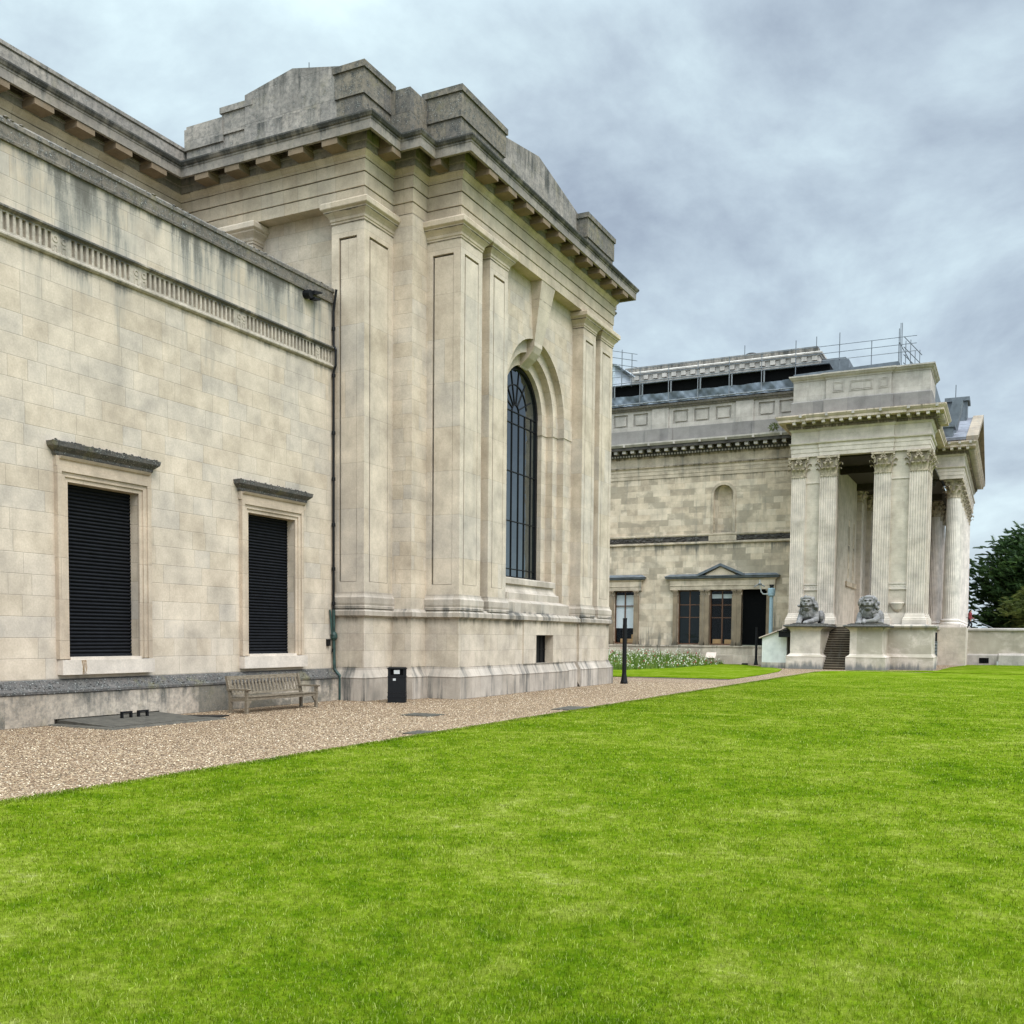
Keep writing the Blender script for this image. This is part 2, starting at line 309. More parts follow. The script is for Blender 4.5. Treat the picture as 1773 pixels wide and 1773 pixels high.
# ------------------------------------------------------------------ mesh helpers
class MB:
    def __init__(s): s.v = []; s.f = []
    def add(s, vs, fs):
        o = len(s.v); s.v += [tuple(v) for v in vs]; s.f += [tuple(i+o for i in f) for f in fs]; return s
    def box(s, x0, x1, y0, y1, z0, z1):
        return s.add([(x0, y0, z0), (x1, y0, z0), (x1, y1, z0), (x0, y1, z0), (x0, y0, z1), (x1, y0, z1), (x1, y1, z1), (x0, y1, z1)],
                     [(0, 3, 2, 1), (4, 5, 6, 7), (0, 1, 5, 4), (1, 2, 6, 5), (2, 3, 7, 6), (3, 0, 4, 7)])
    def quad(s, a, b, c, d): return s.add([a, b, c, d], [(0, 1, 2, 3)])
    def prism(s, poly, h0, h1, axis='z'):
        n = len(poly)
        def P(a, b, h): return {'z': (a, b, h), 'x': (h, a, b), 'y': (a, h, b)}[axis]
        vs = [P(a, b, h0) for a, b in poly]+[P(a, b, h1) for a, b in poly]
        return s.add(vs, [tuple(range(n-1, -1, -1)), tuple(range(n, 2*n))]+[(i, (i+1) % n, n+(i+1) % n, n+i) for i in range(n)])
    def sweep(s, path, prof, closed=False, caps=True):
        """profile of (offset to the right of travel, z) swept along a plan path with mitred corners"""
        n = len(path); P = [Vector(p) for p in path]; rows = []
        for i in range(n):
            dirs = []
            if i > 0 or closed: dirs.append((P[i]-P[i-1]).normalized())
            if i < n-1 or closed: dirs.append((P[(i+1) % n]-P[i]).normalized())
            ns = [Vector((d.y, -d.x)) for d in dirs]
            m = ns[0] if len(ns) == 1 else (ns[0]+ns[1])/max(.2, 1+ns[0].dot(ns[1]))
            rows.append([(P[i].x+m.x*d, P[i].y+m.y*d, z) for d, z in prof])
        k = len(prof); vs = [v for r in rows for v in r]; fs = []
        for i in range(n if closed else n-1):
            a, b = i*k, ((i+1) % n)*k
            for j in range(k-1): fs.append((a+j, b+j, b+j+1, a+j+1))
        if caps and not closed: fs += [tuple(range(k)), tuple(range((n-1)*k+k-1, (n-1)*k-1, -1))]
        return s.add(vs, fs)
    def tube(s, pts, r, n=8, caps=True):
        P = [Vector(p) for p in pts]; R = r if isinstance(r, (list, tuple)) else [r]*len(P); vs = []; fs = []
        for i, p in enumerate(P):
            d = (P[min(i+1, len(P)-1)]-P[max(i-1, 0)]).normalized()
            a = d.cross(Vector((0, 0, 1))) if abs(d.z) < .95 else d.cross(Vector((1, 0, 0)))
            a.normalize(); b = d.cross(a)
            vs += [p+(a*math.cos(2*math.pi*k/n)+b*math.sin(2*math.pi*k/n))*R[i] for k in range(n)]
        for i in range(len(P)-1):
            for k in range(n): fs.append((i*n+k, i*n+(k+1) % n, (i+1)*n+(k+1) % n, (i+1)*n+k))
        if caps: fs += [tuple(range(n-1, -1, -1)), tuple(range((len(P)-1)*n, len(P)*n))]
        return s.add(vs, fs)
    def lathe(s, cx, cyy, prof, n=20):
        vs = []; fs = []; k = len(prof)
        for i in range(n):
            a = 2*math.pi*i/n; vs += [(cx+r*math.cos(a), cyy+r*math.sin(a), z) for r, z in prof]
        for i in range(n):
            for j in range(k-1): fs.append((i*k+j, ((i+1) % n)*k+j, ((i+1) % n)*k+j+1, i*k+j+1))
        fs.append(tuple(i*k+k-1 for i in range(n)))
        return s.add(vs, fs)
    def ball(s, c, r, n=10, mtx=None):
        r = r if isinstance(r, (tuple, list)) else (r, r, r); vs = []; fs = []; m = n//2
        for i in range(m+1):
            th = math.pi*i/m
            for j in range(n):
                ph = 2*math.pi*j/n; q = Vector((r[0]*math.sin(th)*math.cos(ph), r[1]*math.sin(th)*math.sin(ph), r[2]*math.cos(th)))
                if mtx: q = mtx @ q
                vs.append(q+Vector(c))
        for i in range(m):
            for j in range(n): fs.append((i*n+j, i*n+(j+1) % n, (i+1)*n+(j+1) % n, (i+1)*n+j))
        return s.add(vs, fs)
    def holed(s, ax, c, u0, u1, z0, z1, holes, depth, back=True):
        """front wall in the plane (ax 'x' or 'y') = c, rectangular holes with reveals going back by depth"""
        us = sorted({u0, u1, *[h[0] for h in holes], *[h[1] for h in holes]}); zs = sorted({z0, z1, *[h[2] for h in holes], *[h[3] for h in holes]})
        def P(u, z, d=0.): return (c+d, u, z) if ax == 'x' else (u, c+d, z)
        for a, b in zip(us, us[1:]):
            for e, f in zip(zs, zs[1:]):
                if any(h[0] <= a and b <= h[1] and h[2] <= e and f <= h[3] for h in holes): continue
                s.quad(P(a, e), P(b, e), P(b, f), P(a, f))
        for a, b, e, f in holes:
            for p, q in (((a, e), (a, f)), ((a, f), (b, f)), ((b, f), (b, e)), ((b, e), (a, e))):
                s.quad(P(*p), P(*q), P(*q, depth), P(*p, depth))
            if back: s.quad(P(a, e, depth), P(b, e, depth), P(b, f, depth), P(a, f, depth))
        return s
    def mesh(s, name, origin=(0, 0, 0), fix=True):
        me = bpy.data.meshes.new(name); o = Vector(origin)
        me.from_pydata([Vector(v)-o for v in s.v], [], s.f)
        if fix:
            b = bmesh.new(); b.from_mesh(me); bmesh.ops.remove_doubles(b, verts=b.verts, dist=1e-5); bmesh.ops.recalc_face_normals(b, faces=b.faces); b.to_mesh(me); b.free()
        me.update(); return me
def link(o): S.collection.objects.link(o); return o
def org(o):
    p = Vector((0, 0, 0))
    while o is not None: p = p+o.location; o = o.parent
    return p
def obj(name, mb, m, parent=None, loc=None, smooth=False, fix=True, mods=None):
    base = org(parent) if parent else Vector((0, 0, 0))
    o0 = base if loc is None else Vector(loc)
    me = mb.mesh(name, o0, fix) if isinstance(mb, MB) else mb
    if not me.materials: me.materials.append(m)
    o = link(bpy.data.objects.new(name, me)); o.parent = parent; o.location = o0-base
    if smooth: me.polygons.foreach_set('use_smooth', [True]*len(me.polygons))
    return o
def tag(o, label, cat, group=None):
    o['label'] = label; o['category'] = cat
    if group: o['group'] = group
    return o
def thing(name, label, cat, loc, group=None):
    o = link(bpy.data.objects.new(name, None)); o.location = loc; o.empty_display_size = .3; return tag(o, label, cat, group)
def struct(o): o['kind'] = 'structure'; return o
def dup(o, parent, off):
    c = link(o.copy()); c.parent = parent; c.location = o.location+Vector(off)
    for ch in list(o.children): dup(ch, c, (0, 0, 0))
    return c
# ================================================================== GROUND
def sheet(name, poly, z, m, skirt=0.):
    b = MB(); n = len(poly)
    b.add([(x, y, z) for x, y in poly], [tuple(range(n))])
    if skirt:
        for i in range(n):
            (x0, y0), (x1, y1) = poly[i], poly[(i+1) % n]; b.quad((x0, y0, z), (x1, y1, z), (x1, y1, z-skirt), (x0, y0, z-skirt))
    return struct(obj(name, b, m))
sheet('ground', [(-600, -600), (600, -600), (600, 900), (-600, 900)], -.05, M_EARTH)
sheet('gravel_path', [(-45, -12), (-10.6, -12), (-10.6, 60), (-4, 70.5), (9, 70.5), (9, 97), (-45, 97)], 0., M_GRAVEL)
def edge_pts(x0, y0, x1, y1, n, amp):
    return [(x0+(x1-x0)*i/n+random.uniform(-amp, amp), y0+(y1-y0)*i/n+random.uniform(-amp, amp)*.3) for i in range(n+1)]
LZ = .035
main_lawn = edge_pts(-10.9, -12, -10.9, 65.0, 90, .035)+[(-10.85, 66.6), (-10.5, 67.5), (-9.6, 68.3)]+edge_pts(-9., 68.4, 60, 66.5, 40, .1)+[(60, -12)]
sheet('lawn', main_lawn, LZ, M_LAWN, .06)
far_lawn = [(-9.9, 70.2), (-7.6, 71.2), (-4.4, 73.8), (-4.1, 84), (-3.2, 92.5), (-1.2, 94.8)]+[(40, 94.8), (60, 68.6)]+edge_pts(60, 68.5, -8.6, 70.0, 40, .12)
sheet('lawn', far_lawn, LZ-.01, M_LAWN, .06)
side_lawn = [(-18.0, 49.6)]+edge_pts(-17.6, 49.9, -13.0, 50.1, 10, .06)+[(-12.7, 51), (-12.75, 58), (-13.1, 64), (-13.9, 69), (-15.2, 72.3), (-17.5, 76.2), (-19.5, 79.2), (-33, 79.2), (-33, 49.6)]
sheet('lawn', side_lawn, LZ, M_LAWN, .08)
def blades(name, pts, hmin, hmax, wbase, lean=.55, z=LZ):
    """every blade is one bent ribbon (two faces); pts is an array of x, y"""
    n = len(pts); x, y = pts[:, 0], pts[:, 1]
    dist = np.hypot(x, y)
    patch = np.sin(x*1.9+np.sin(y*1.3)*1.7)*.5+np.sin(y*2.3+np.sin(x*.9)*2.)*.5
    h = RNG.uniform(hmin, hmax, n)*(1+.22*patch)*(1+dist*.004)
    w = wbase*np.clip(dist/8., .8, 4.)*RNG.uniform(.7, 1.3, n)
    a = RNG.uniform(0, 2*np.pi, n); la = RNG.uniform(0, 2*np.pi, n); ln = h*RNG.uniform(.1, 1., n)*lean*1.5
    ca, sa = np.cos(a)*w*.5, np.sin(a)*w*.5
    lx, ly = np.cos(la)*ln, np.sin(la)*ln
    vs = np.empty((n, 5, 3), np.float32)
    vs[:, 0] = np.stack([x-ca, y-sa, np.full(n, z-.012)], 1); vs[:, 1] = np.stack([x+ca, y+sa, np.full(n, z-.012)], 1)
    vs[:, 2] = np.stack([x+ca*.85+lx*.35, y+sa*.85+ly*.35, z+h*.62], 1); vs[:, 3] = np.stack([x-ca*.85+lx*.35, y-sa*.85+ly*.35, z+h*.62], 1)
    vs[:, 4] = np.stack([x+lx, y+ly, z+h*RNG.uniform(.72, 1., n)], 1)
    me = bpy.data.meshes.new(name)
    me.vertices.add(n*5); me.vertices.foreach_set('co', vs.ravel())
    base = (np.arange(n)*5)[:, None]
    loops = (base+np.array([0, 1, 2, 3, 3, 2, 4])[None]).ravel().astype(np.int32)
    me.loops.add(n*7); me.loops.foreach_set('vertex_index', loops)
    st = np.stack([np.arange(n)*7, np.arange(n)*7+4], 1).ravel().astype(np.int32)
    me.polygons.add(n*2); me.polygons.foreach_set('loop_start', st)
    me.update(calc_edges=True)
    return me
def in_lawn(p): return p[(p[:, 0] > -10.93+RNG.uniform(-.03, .03, len(p))) & (p[:, 1] < 68.6)]
N = 1000000
rr = 4.2*(60./4.2)**RNG.uniform(0, 1, N)                   # density falls off with distance from where people stand
aa = RNG.uniform(math.radians(-62), math.radians(88), N)   # measured from +Y towards -X .. +X
gp = np.stack([np.sin(-aa)*rr, np.cos(aa)*rr], 1)
near = np.stack([RNG.uniform(-6, 6, 30000), RNG.uniform(-1.5, 5.5, 30000)], 1)
gp = in_lawn(np.concatenate([gp, near]))
ed = np.stack([RNG.uniform(-10.97, -10.7, 26000), 3+62*RNG.uniform(0, 1, 26000)**1.5], 1)
gp = np.concatenate([gp, ed])
go = link(bpy.data.objects.new('grass', blades('grass', gp, .014, .036, .0042, .95)))
go.data.materials.append(M_BLADE); go['kind'] = 'stuff'; tag(go, 'bright green mown grass covering the broad lawn', 'grass')
def pebbles():
    n = 42000; y = 7+38*RNG.uniform(0, 1, n)**1.3; x = RNG.uniform(-19.2, -10.85, n)
    r = RNG.uniform(.006, .017, n)*(1+.012*y); a = RNG.uniform(0, 6.28, n)
    tpl = np.array([(1, 0, 0), (.3, .8, .15), (-.9, .3, .1), (-.6, -.7, 0), (.5, -.8, .1), (.1, 0, .75)])
    ca, sa = np.cos(a), np.sin(a); k = tpl[None]*r[:, None, None]*RNG.uniform(.7, 1.25, (n, 6, 3)); vs = np.empty((n, 6, 3), np.float32)
    vs[:, :, 0] = x[:, None]+k[:, :, 0]*ca[:, None]-k[:, :, 1]*sa[:, None]; vs[:, :, 1] = y[:, None]+k[:, :, 0]*sa[:, None]+k[:, :, 1]*ca[:, None]; vs[:, :, 2] = k[:, :, 2]+.001
    f = np.array([(0, 1, 5), (1, 2, 5), (2, 3, 5), (3, 4, 5), (4, 0, 5)]); me = bpy.data.meshes.new('loose_gravel')
    me.vertices.add(n*6); me.vertices.foreach_set('co', vs.ravel()); me.loops.add(n*15); me.loops.foreach_set('vertex_index', ((np.arange(n)*6)[:, None, None]+f[None]).ravel().astype(np.int32))
    me.polygons.add(n*5); me.polygons.foreach_set('loop_start', (np.arange(n*5)*3).astype(np.int32)); me.update(calc_edges=True); return me
def pebblemat():
    m, t = mat('pebbles'); r = t.v(t.n('ShaderNodeNewGeometry').outputs['Random Per Island'])
    t.out(bsdf(t, t.ramp(r, [(0., (.08, .05, .024)), (.4, (.24, .165, .09)), (.8, (.42, .31, .19)), (1., (.64, .54, .39))]), .8, None, 0., .2)); return m
pg = link(bpy.data.objects.new('loose_gravel', pebbles())); pg.data.materials.append(pebblemat()); pg['kind'] = 'stuff'; tag(pg, 'loose tan and cream stones scattered on the gravel path', 'gravel')
# ================================================================== LOW WING (left)
XW = -19.5
wing = thing('stone_wing', 'low cream ashlar wing with two shuttered windows and a fluted frieze band', 'building', (-19.5, 16, 0))
WIN = [(15.96, 18.05, 15.66, 18.38), (22.01, 24.09, 21.68, 24.50)]
wb = MB(); wb.holed('x', XW, 2., 26.1, .95, 10.52, [(a, b, 1.52, 5.55) for a, b, _, _ in WIN], -.26, back=False)
wb.quad((XW, 2, 11.14), (XW, 26.1, 11.14), (XW, 26.1, 12.56), (XW, 2, 12.56))
wb.quad((XW, 2, 0), (XW, 2, 12.9), (-26, 2, 12.9), (-26, 2, 0)); wb.quad((XW, 2, 12.9), (XW, 26.1, 12.9), (-25.9, 26.1, 12.9), (-25.9, 2, 12.9))
obj('wall', wb, M_WING, wing)
fb = MB(); ch = []; y = 25.9; k = 0
ROUND = [15.73, 15.96, 18.05, 18.29, 21.69, 21.88, 25.2, 12.6, 12.83, 9.5, 9.7]
while y > 2.2:
    if not any(abs(y-.0475-r) < .115 for r in ROUND): ch.append((y-.095, y, 10.68, 11.05))
    y -= .158
fb.holed('x', XW+.03, 2., 26.06, 10.62, 11.1, ch, -.085)
fb.sweep([(XW, 2), (XW, 26.06)], [(-.02, 10.52), (.05, 10.52), (.09, 10.56), (.09, 10.60), (.06, 10.625), (.028, 10.625)])
fb.sweep([(XW, 2), (XW, 26.06)], [(.028, 11.095), (.06, 11.095), (.12, 11.13), (.12, 11.17), (.05, 11.2), (-.02, 11.21)])
obj('frieze_band', fb, M_FRIEZE, wing)
for r in ROUND:
    n = 14; rb = MB()
    for i in range(n):
        a, b = 2*math.pi*i/n, 2*math.pi*(i+1)/n
        o_, i_ = .075, .045
        rb.prism([(r+o_*math.cos(a), 10.93+o_*math.sin(a)), (r+o_*math.cos(b), 10.93+o_*math.sin(b)), (r+i_*math.cos(b), 10.93+i_*math.sin(b)), (r+i_*math.cos(a), 10.93+i_*math.sin(a))], XW+.031, XW+.045, 'x')
    rb.box(XW+.031, XW+.045, r-.06, r-.035, 10.64, 10.80); rb.box(XW+.031, XW+.045, r+.035, r+.06, 10.64, 10.80); rb.box(XW+.031, XW+.045, r-.035, r+.035, 10.78, 10.80); obj('roundel', rb, M_FRIEZE, wing)
pb = MB(); pb.sweep([(XW, 2), (XW, 25.98)], [(-.02, 12.54), (.06, 12.54), (.07, 12.60), (.055, 12.62), (.055, 12.86), (.09, 12.88), (.09, 12.97), (.03, 13.03), (-.6, 13.06)])
# ragged lumps of lichen and crumbled stone along the coping
for i in range(420):
    yy = random.uniform(8, 25.9); s_ = random.uniform(.015, .05)
    pb.ball((XW+random.uniform(-.35, .07), yy, 13.0+random.uniform(-.01, .03)), (s_, s_*1.6, s_*.8), 5)
obj('parapet_coping', pb, M_COPE, wing)
lb = MB(); lb.holed('x', XW+.26, 2., 26.02, -.05, .70, [(15.35, 18.45, -.05, .135)], -.12); lb.quad((XW+.26, 2, -.05), (XW+.26, 2, .7), (XW-.1, 2, .7), (XW-.1, 2, -.05))
obj('plinth', lb, M_PLINTH, wing)
lb = MB(); lb.sweep([(XW, 2), (XW, 26.02)], [(.255, .70), (.285, .72), (.285, .775), (.20, .83), (.075, 1.0), (-.02, 1.03)])
for i in range(500):
    yy = random.uniform(9, 25.9); s_ = random.uniform(.008, .022); q = random.random()
    lb.ball((XW+.28-.2*q, yy, .765+.22*q), (s_, s_*1.5, s_), 5)
obj('plinth_weathering', lb, M_HOOD, wing)
for k, (o0, o1, f0, f1) in enumerate(WIN):
    wn = MB()   # moulded surround, three stepped fascias, left jamb, right jamb and head
    for i, (p0, p1, d) in enumerate(((0, .10, .05), (.10, .21, .085), (.21, .325, .125))):
        for s_, e in ((-1, o0), (1, o1)):
            ya, yb = sorted((e+s_*p0, e+s_*p1)); wn.box(XW-.01, XW+d, ya, yb, 1.48, 5.55+p1)
        wn.box(XW-.01, XW+d-.001, o0-p1+.001, o1+p1-.001, 5.55+p0, 5.55+p1-.001)
    wn.box(XW-.01, XW+.10, f0-.03, f1+.03, 5.88, 6.10)
    wn.sweep([(XW, f0+.04), (XW, f1-.04)], [(.10, 6.02), (.14, 6.04), (.18, 6.10), (-.01, 6.10)])
    fr = obj('window', wn, M_FRAME, wing)
    sb = MB(); nsl = 46; hs = (5.55-1.52)/nsl     # interlocking convex slats
    pts = []
    for i in range(nsl):
        z = 1.52+hs*i; pts += [(XW-.30, z), (XW-.272, z+hs*.18), (XW-.250, z+hs*.35), (XW-.246, z+hs*.55), (XW-.258, z+hs*.76), (XW-.30, z+hs*.84)]
    pts.append((XW-.30, 5.55))
    n0 = len(pts); sb.add([(x, o0, z) for x, z in pts]+[(x, o1, z) for x, z in pts], [(i, n0+i, n0+i+1, i+1) for i in range(n0-1)])
    sb.box(XW-.29, XW-.24, o0, o1, 1.52, 1.58)
    obj('roller_shutter', sb, M_SHUT, fr)
    hb = MB(); hb.sweep([(XW-.02, f0-.05), (XW+.08, f0-.05), (XW+.08, f1+.05), (XW-.02, f1+.05)], [(-.1, 6.10), (.0, 6.10), (.03, 6.14), (.03, 6.19), (.09, 6.24), (.15, 6.30), (.16, 6.36), (.17, 6.40), (.0, 6.45), (-.1, 6.46)])
    for i in range(90):
        s_ = random.uniform(.012, .03); hb.ball((XW+random.uniform(.05, .24), random.uniform(f0-.15, f1+.15), 6.42+random.uniform(-.01, .02)), (s_, s_*1.4, s_*.8), 5)
    hb.box(XW-.02, XW+.10, f0, f1, 6.098, 6.2)
    obj('window_hood', hb, M_HOOD, fr)
    sl_ = MB(); sl_.box(XW-.26, XW+.19, f0, f1, 1.12, 1.46); sl_.box(XW-.255, XW+.09, o0-.002, o1+.002, 1.46, 1.523)
    si = obj('window_sill', sl_, M_SILL, fr)
    if k == 0:
        q = MB(); q.prism([(16.17, 1.455), (16.30, 1.455), (16.33, 1.3), (16.31, 1.123), (16.19, 1.123), (16.2, 1.3)], XW+.190, XW+.1915, 'x'); st_ = obj('rust_stain', q, M_RUST, fr)
# ================================================================== GALLERY BLOCK (upper range and projecting bay)
XA, YA, XB, YB = -18.37, 26.12, -16.35, 28.65
XM, YM = -17.63, 27.74                        # re-entrant pier
YE = 42.42; YC = (YB+YE)/2
def mir(y): return 2*YC-y
PLAN = [(-26., 4.), (-26., YA), (XA, YA), (XA, YM), (XM, YM), (XM, YB), (XB, YB), (XB, YE), (XM, YE), (XM, mir(YM)), (XA, mir(YM)), (XA, mir(YA)), (-26., mir(YA))]
gal = thing('gallery_block', 'tall cream stone gallery block with giant pilasters, arched window and stepped attic', 'building', (-18.4, 35.5, 0))
BAY = PLAN[1:]
# --- plinth and base storey, following the plan round the corners
LOW = [(-19.7, YA), (XA, YA), (XA, YM), (XM, YM), (XM, YB), (XB, YB), (XB, 32.3)]
LOWR = [(XB, mir(32.3)), (XB, YE), (XM, YE), (XM, mir(YM)), (XA, mir(YM)), (XA, mir(YA)), (-22., mir(YA))]
MIDP = [(XB-.07, 32.0), (XB-.07, mir(32.0))]
pl = [(.17, -.05), (.17, .70), (.185, .735), (.14, .80), (.04, .98), (.03, 1.05), (-.4, 1.05)]
b = MB(); b.sweep([(-19.55, YA)]+LOW[1:], pl); b.sweep(LOWR, pl)
b.sweep([(XB-.08, 32.28), (XB-.08, 37.7)], [(.17, -.05), (.17, .66), (.185, .70), (.14, .77), (.04, .98), (.03, 1.05), (-.3, 1.05)]); b.sweep([(XB-.14, 37.7), (XB-.14, mir(32.3))], pl)
obj('plinth', b, M_TPL, gal)
bs = [(0, 1.04), (0, 2.70)]
b = MB(); b.sweep([(-19.55, YA)]+LOW[1:-1]+[(XB, 32.1), (XB-.07, 32.1), (XB-.07, 33.65), (XB-.03, 33.65)], bs, caps=False)
b.sweep([(XB-.03, 37.4), (XB-.1, 37.4), (XB-.1, mir(32.1)), (XB, mir(32.1))]+LOWR[1:], bs, caps=False)
b.holed('x', XB-.03, 33.65, 37.4, 1.04, 2.70, [(34.77, 36.36, 1.06, 2.16)], -.36, back=False)
obj('base_storey', b, M_BASE, gal)
g = MB()
g.box(-16.79, -16.755, 34.7, 36.4, 1.0, 2.2)
for i in range(5): g.box(-16.75, -16.72, 34.8+.36*i, 34.84+.36*i, 1.06, 2.16)
for z in (1.06, 1.58, 2.13): g.box(-16.751, -16.719, 34.77, 36.36, z, z+.03)
for sg in (1, -1): g.tube([(-16.73, 35.2-.2*sg, 1.4), (-16.73, 35.2+.2*sg, 1.95)], .015, 5)
obj('iron_grille', g, M_IRON, gal)
cp_ = [(-.02, 2.66), (.035, 2.67), (.05, 2.70), (.13, 2.72), (.13, 2.86), (.05, 2.93), (.02, 2.97), (-.4, 2.98)]
b = MB(); b.sweep([(-19.55, YA)]+LOW[1:-1]+[(XB, 32.12)], cp_); b.sweep([(XB-.06, 32.12), (XB-.06, mir(32.12))], cp_); b.sweep([(XB, mir(32.12)), (XB, YE)]+LOWR[2:], cp_)
obj('base_coping', b, M_TPL, gal)
# --- pilasters: moulded base, panelled shaft, capital
PB = [(-.3, 2.95), (.10, 2.95), (.10, 3.02), (.085, 3.05), (.10, 3.12), (.10, 3.30), (.05, 3.36), (.03, 3.42), (.03, 3.475), (.0, 3.475)]
PC = [(.0, 15.02), (.02, 15.03), (.02, 15.10), (.045, 15.12), (.05, 15.20), (.10, 15.27), (.16, 15.33), (.19, 15.36), (.19, 15.40), (.26, 15.45), (.27, 15.47), (.27, 15.61), (.23, 15.66), (-.3, 15.66)]
GRV = MB()
def panel_x(b, X, y0, y1, ins, z0=3.475, z1=15.03, pz=(3.80, 14.6), dpt=.10, g=.075):
    """face looking along +X with a sunk channel round a flush panel"""
    a, c = y0+ins, y1-ins
    b.holed('x', X, y0, y1, z0, z1, [(a, c, *pz)], -dpt, back=False); GRV.quad((X-dpt, a, pz[0]), (X-dpt, c, pz[0]), (X-dpt, c, pz[1]), (X-dpt, a, pz[1]))
    b.box(X-dpt-.001, X-.012, a+g, c-.012, pz[0]+.012, pz[1]-g)
def panel_y(b, Y, x0, x1, ins, z0=3.475, z1=15.03, pz=(3.80, 14.6), dpt=.10, g=.075):
    a, c = x0+ins, x1-ins
    b.holed('y', Y, x0, x1, z0, z1, [(a, c, *pz)], dpt, back=False); GRV.quad((a, Y+dpt, pz[0]), (c, Y+dpt, pz[0]), (c, Y+dpt, pz[1]), (a, Y+dpt, pz[1]))
    b.box(a+g, c-.012, Y+.012, Y+dpt+.001, pz[0]+.012, pz[1]-g)
# corner pilaster
def cap(n, b, p):
    global GRV
    o = obj(n, b, M_PIL, p); obj('panel_groove', GRV, M_GROOVE, o); GRV = MB(); return o
b = MB(); panel_y(b, YA, -19.62, XA, .28); panel_x(b, XA, YA, YM, .28); b.quad((-19.62, YA, 3.4), (-19.62, YA+.5, 3.4), (-19.62, YA+.5, 15.1), (-19.62, YA, 15.1))
pA = cap('pilaster', b, gal)
b = MB(); b.sweep([(-19.62, YA+.5), (-19.62, YA), (XA, YA), (XA, YM), (XA-.4, YM)], PB); obj('pilaster_base', b, M_TPL, pA)
b = MB(); b.sweep([(-19.62, YA+.5), (-19.62, YA), (XA, YA), (XA, YM), (XA-.4, YM)], PC); obj('pilaster_capital', b, M_ENT, pA)
# front bay, corner pilaster and its paired neighbour, then the mirror pair
for sgn in (1, -1):
    yy = (lambda y: y) if sgn > 0 else mir
    a0, a1 = sorted((yy(YB), yy(30.12))); c0, c1 = sorted((yy(30.67), yy(32.05)))
    b = MB(); panel_x(b, XB, a0, a1, .26); panel_y(b, YB if sgn > 0 else YE, -17.69, XB, .27, dpt=.10 if sgn > 0 else -.10)
    b.quad((XB, yy(30.12), 3.4), (XB-.36, yy(30.12), 3.4), (XB-.36, yy(30.12), 15.1), (XB, yy(30.12), 15.1))
    pB = cap('pilaster', b, gal)
    path = [(XM, YB), (XB, YB), (XB, 30.12), (XB-.36, 30.12)] if sgn > 0 else [(XB-.36, mir(30.12)), (XB, mir(30.12)), (XB, YE), (XM, YE)]
    b = MB(); b.sweep(path, PB); obj('pilaster_base', b, M_TPL, pB)
    b = MB(); b.sweep(path, PC); obj('pilaster_capital', b, M_ENT, pB)
    b = MB(); panel_x(b, XB, c0, c1, .27)
    for e in (c0, c1): b.quad((XB, e, 3.4), (XB-.5, e, 3.4), (XB-.5, e, 15.1), (XB, e, 15.1))
    pCc = cap('pilaster', b, gal)
    path = [(XB-.5, c0), (XB, c0), (XB, c1), (XB-.5, c1)]
    b = MB(); b.sweep(path, PB); obj('pilaster_base', b, M_TPL, pCc)
    b = MB(); b.sweep(path, PC); obj('pilaster_capital', b, M_ENT, pCc)
# plain re-entrant piers, recessed gaps and the wall above the wing
XR = XB-.488                                           # wall of the arched bay
b = MB(); b.quad((XA, YM, 2.95), (XM, YM, 2.95), (XM, YM, 15.7), (XA, YM, 15.7)); b.quad((XM, YM, 2.95), (XM, YB, 2.95), (XM, YB, 15.7), (XM, YM, 15.7))
for q0, q1 in ((30.12, 30.67), (mir(30.67), mir(30.12))): b.quad((XB-.35, q0, 2.95), (XB-.35, q1, 2.95), (XB-.35, q1, 15.7), (XB-.35, q0, 15.7))
b.quad((-26, YA+.5, 0), (-19.6, YA+.5, 0), (-19.6, YA+.5, 15.7), (-26, YA+.5, 15.7)); b.quad((-26, 4, 0), (-26, YA+.5, 0), (-26, YA+.5, 15.7), (-26, 4, 15.7))
b.quad((XM, YE, 2.95), (XM, mir(YM), 2.95), (XM, mir(YM), 15.7), (XM, YE, 15.7)); b.quad((XA, mir(YM), 2.95), (XA, mir(YA), 2.95), (XA, mir(YA), 15.7), (XA, mir(YM), 15.7)); b.quad((XA, mir(YA), 0), (-26, mir(YA), 0), (-26, mir(YA), 15.7), (XA, mir(YA), 15.7))
b.quad((XM, mir(YM), 2.95), (XA, mir(YM), 2.95), (XA, mir(YM), 15.7), (XM, mir(YM), 15.7))
# arched bay, three stepped orders
ZS, ORD = 10.95, [(XR, 2.66), (XR-.28, 2.19), (XR-.58, 1.75)]
def arch_pts(r, n=24): return [(YC+r*math.cos(math.pi*i/n), ZS+r*math.sin(math.pi*i/n)) for i in range(n+1)]
ZB = 2.95
b.quad((XR, 32.05, ZB), (XR, YC-2.66, ZB), (XR, YC-2.66, ZS), (XR, 32.05, ZS)); b.quad((XR, YC+2.66, ZB), (XR, mir(32.05), ZB), (XR, mir(32.05), ZS), (XR, YC+2.66, ZS))
ap = arch_pts(2.66); b.quad((XR, 32.05, ZS), (XR, YC-2.66, ZS), (XR, YC-2.66, 15.7), (XR, 32.05, 15.7)); b.quad((XR, YC+2.66, ZS), (XR, mir(32.05), ZS), (XR, mir(32.05), 15.7), (XR, YC+2.66, 15.7))
for (y0, z0), (y1, z1) in zip(ap, ap[1:]): b.quad((XR, y0, z0), (XR, y1, z1), (XR, y1, 15.7), (XR, y0, 15.7))
obj('wall', b, M_TOWER, gal)
b = MB()
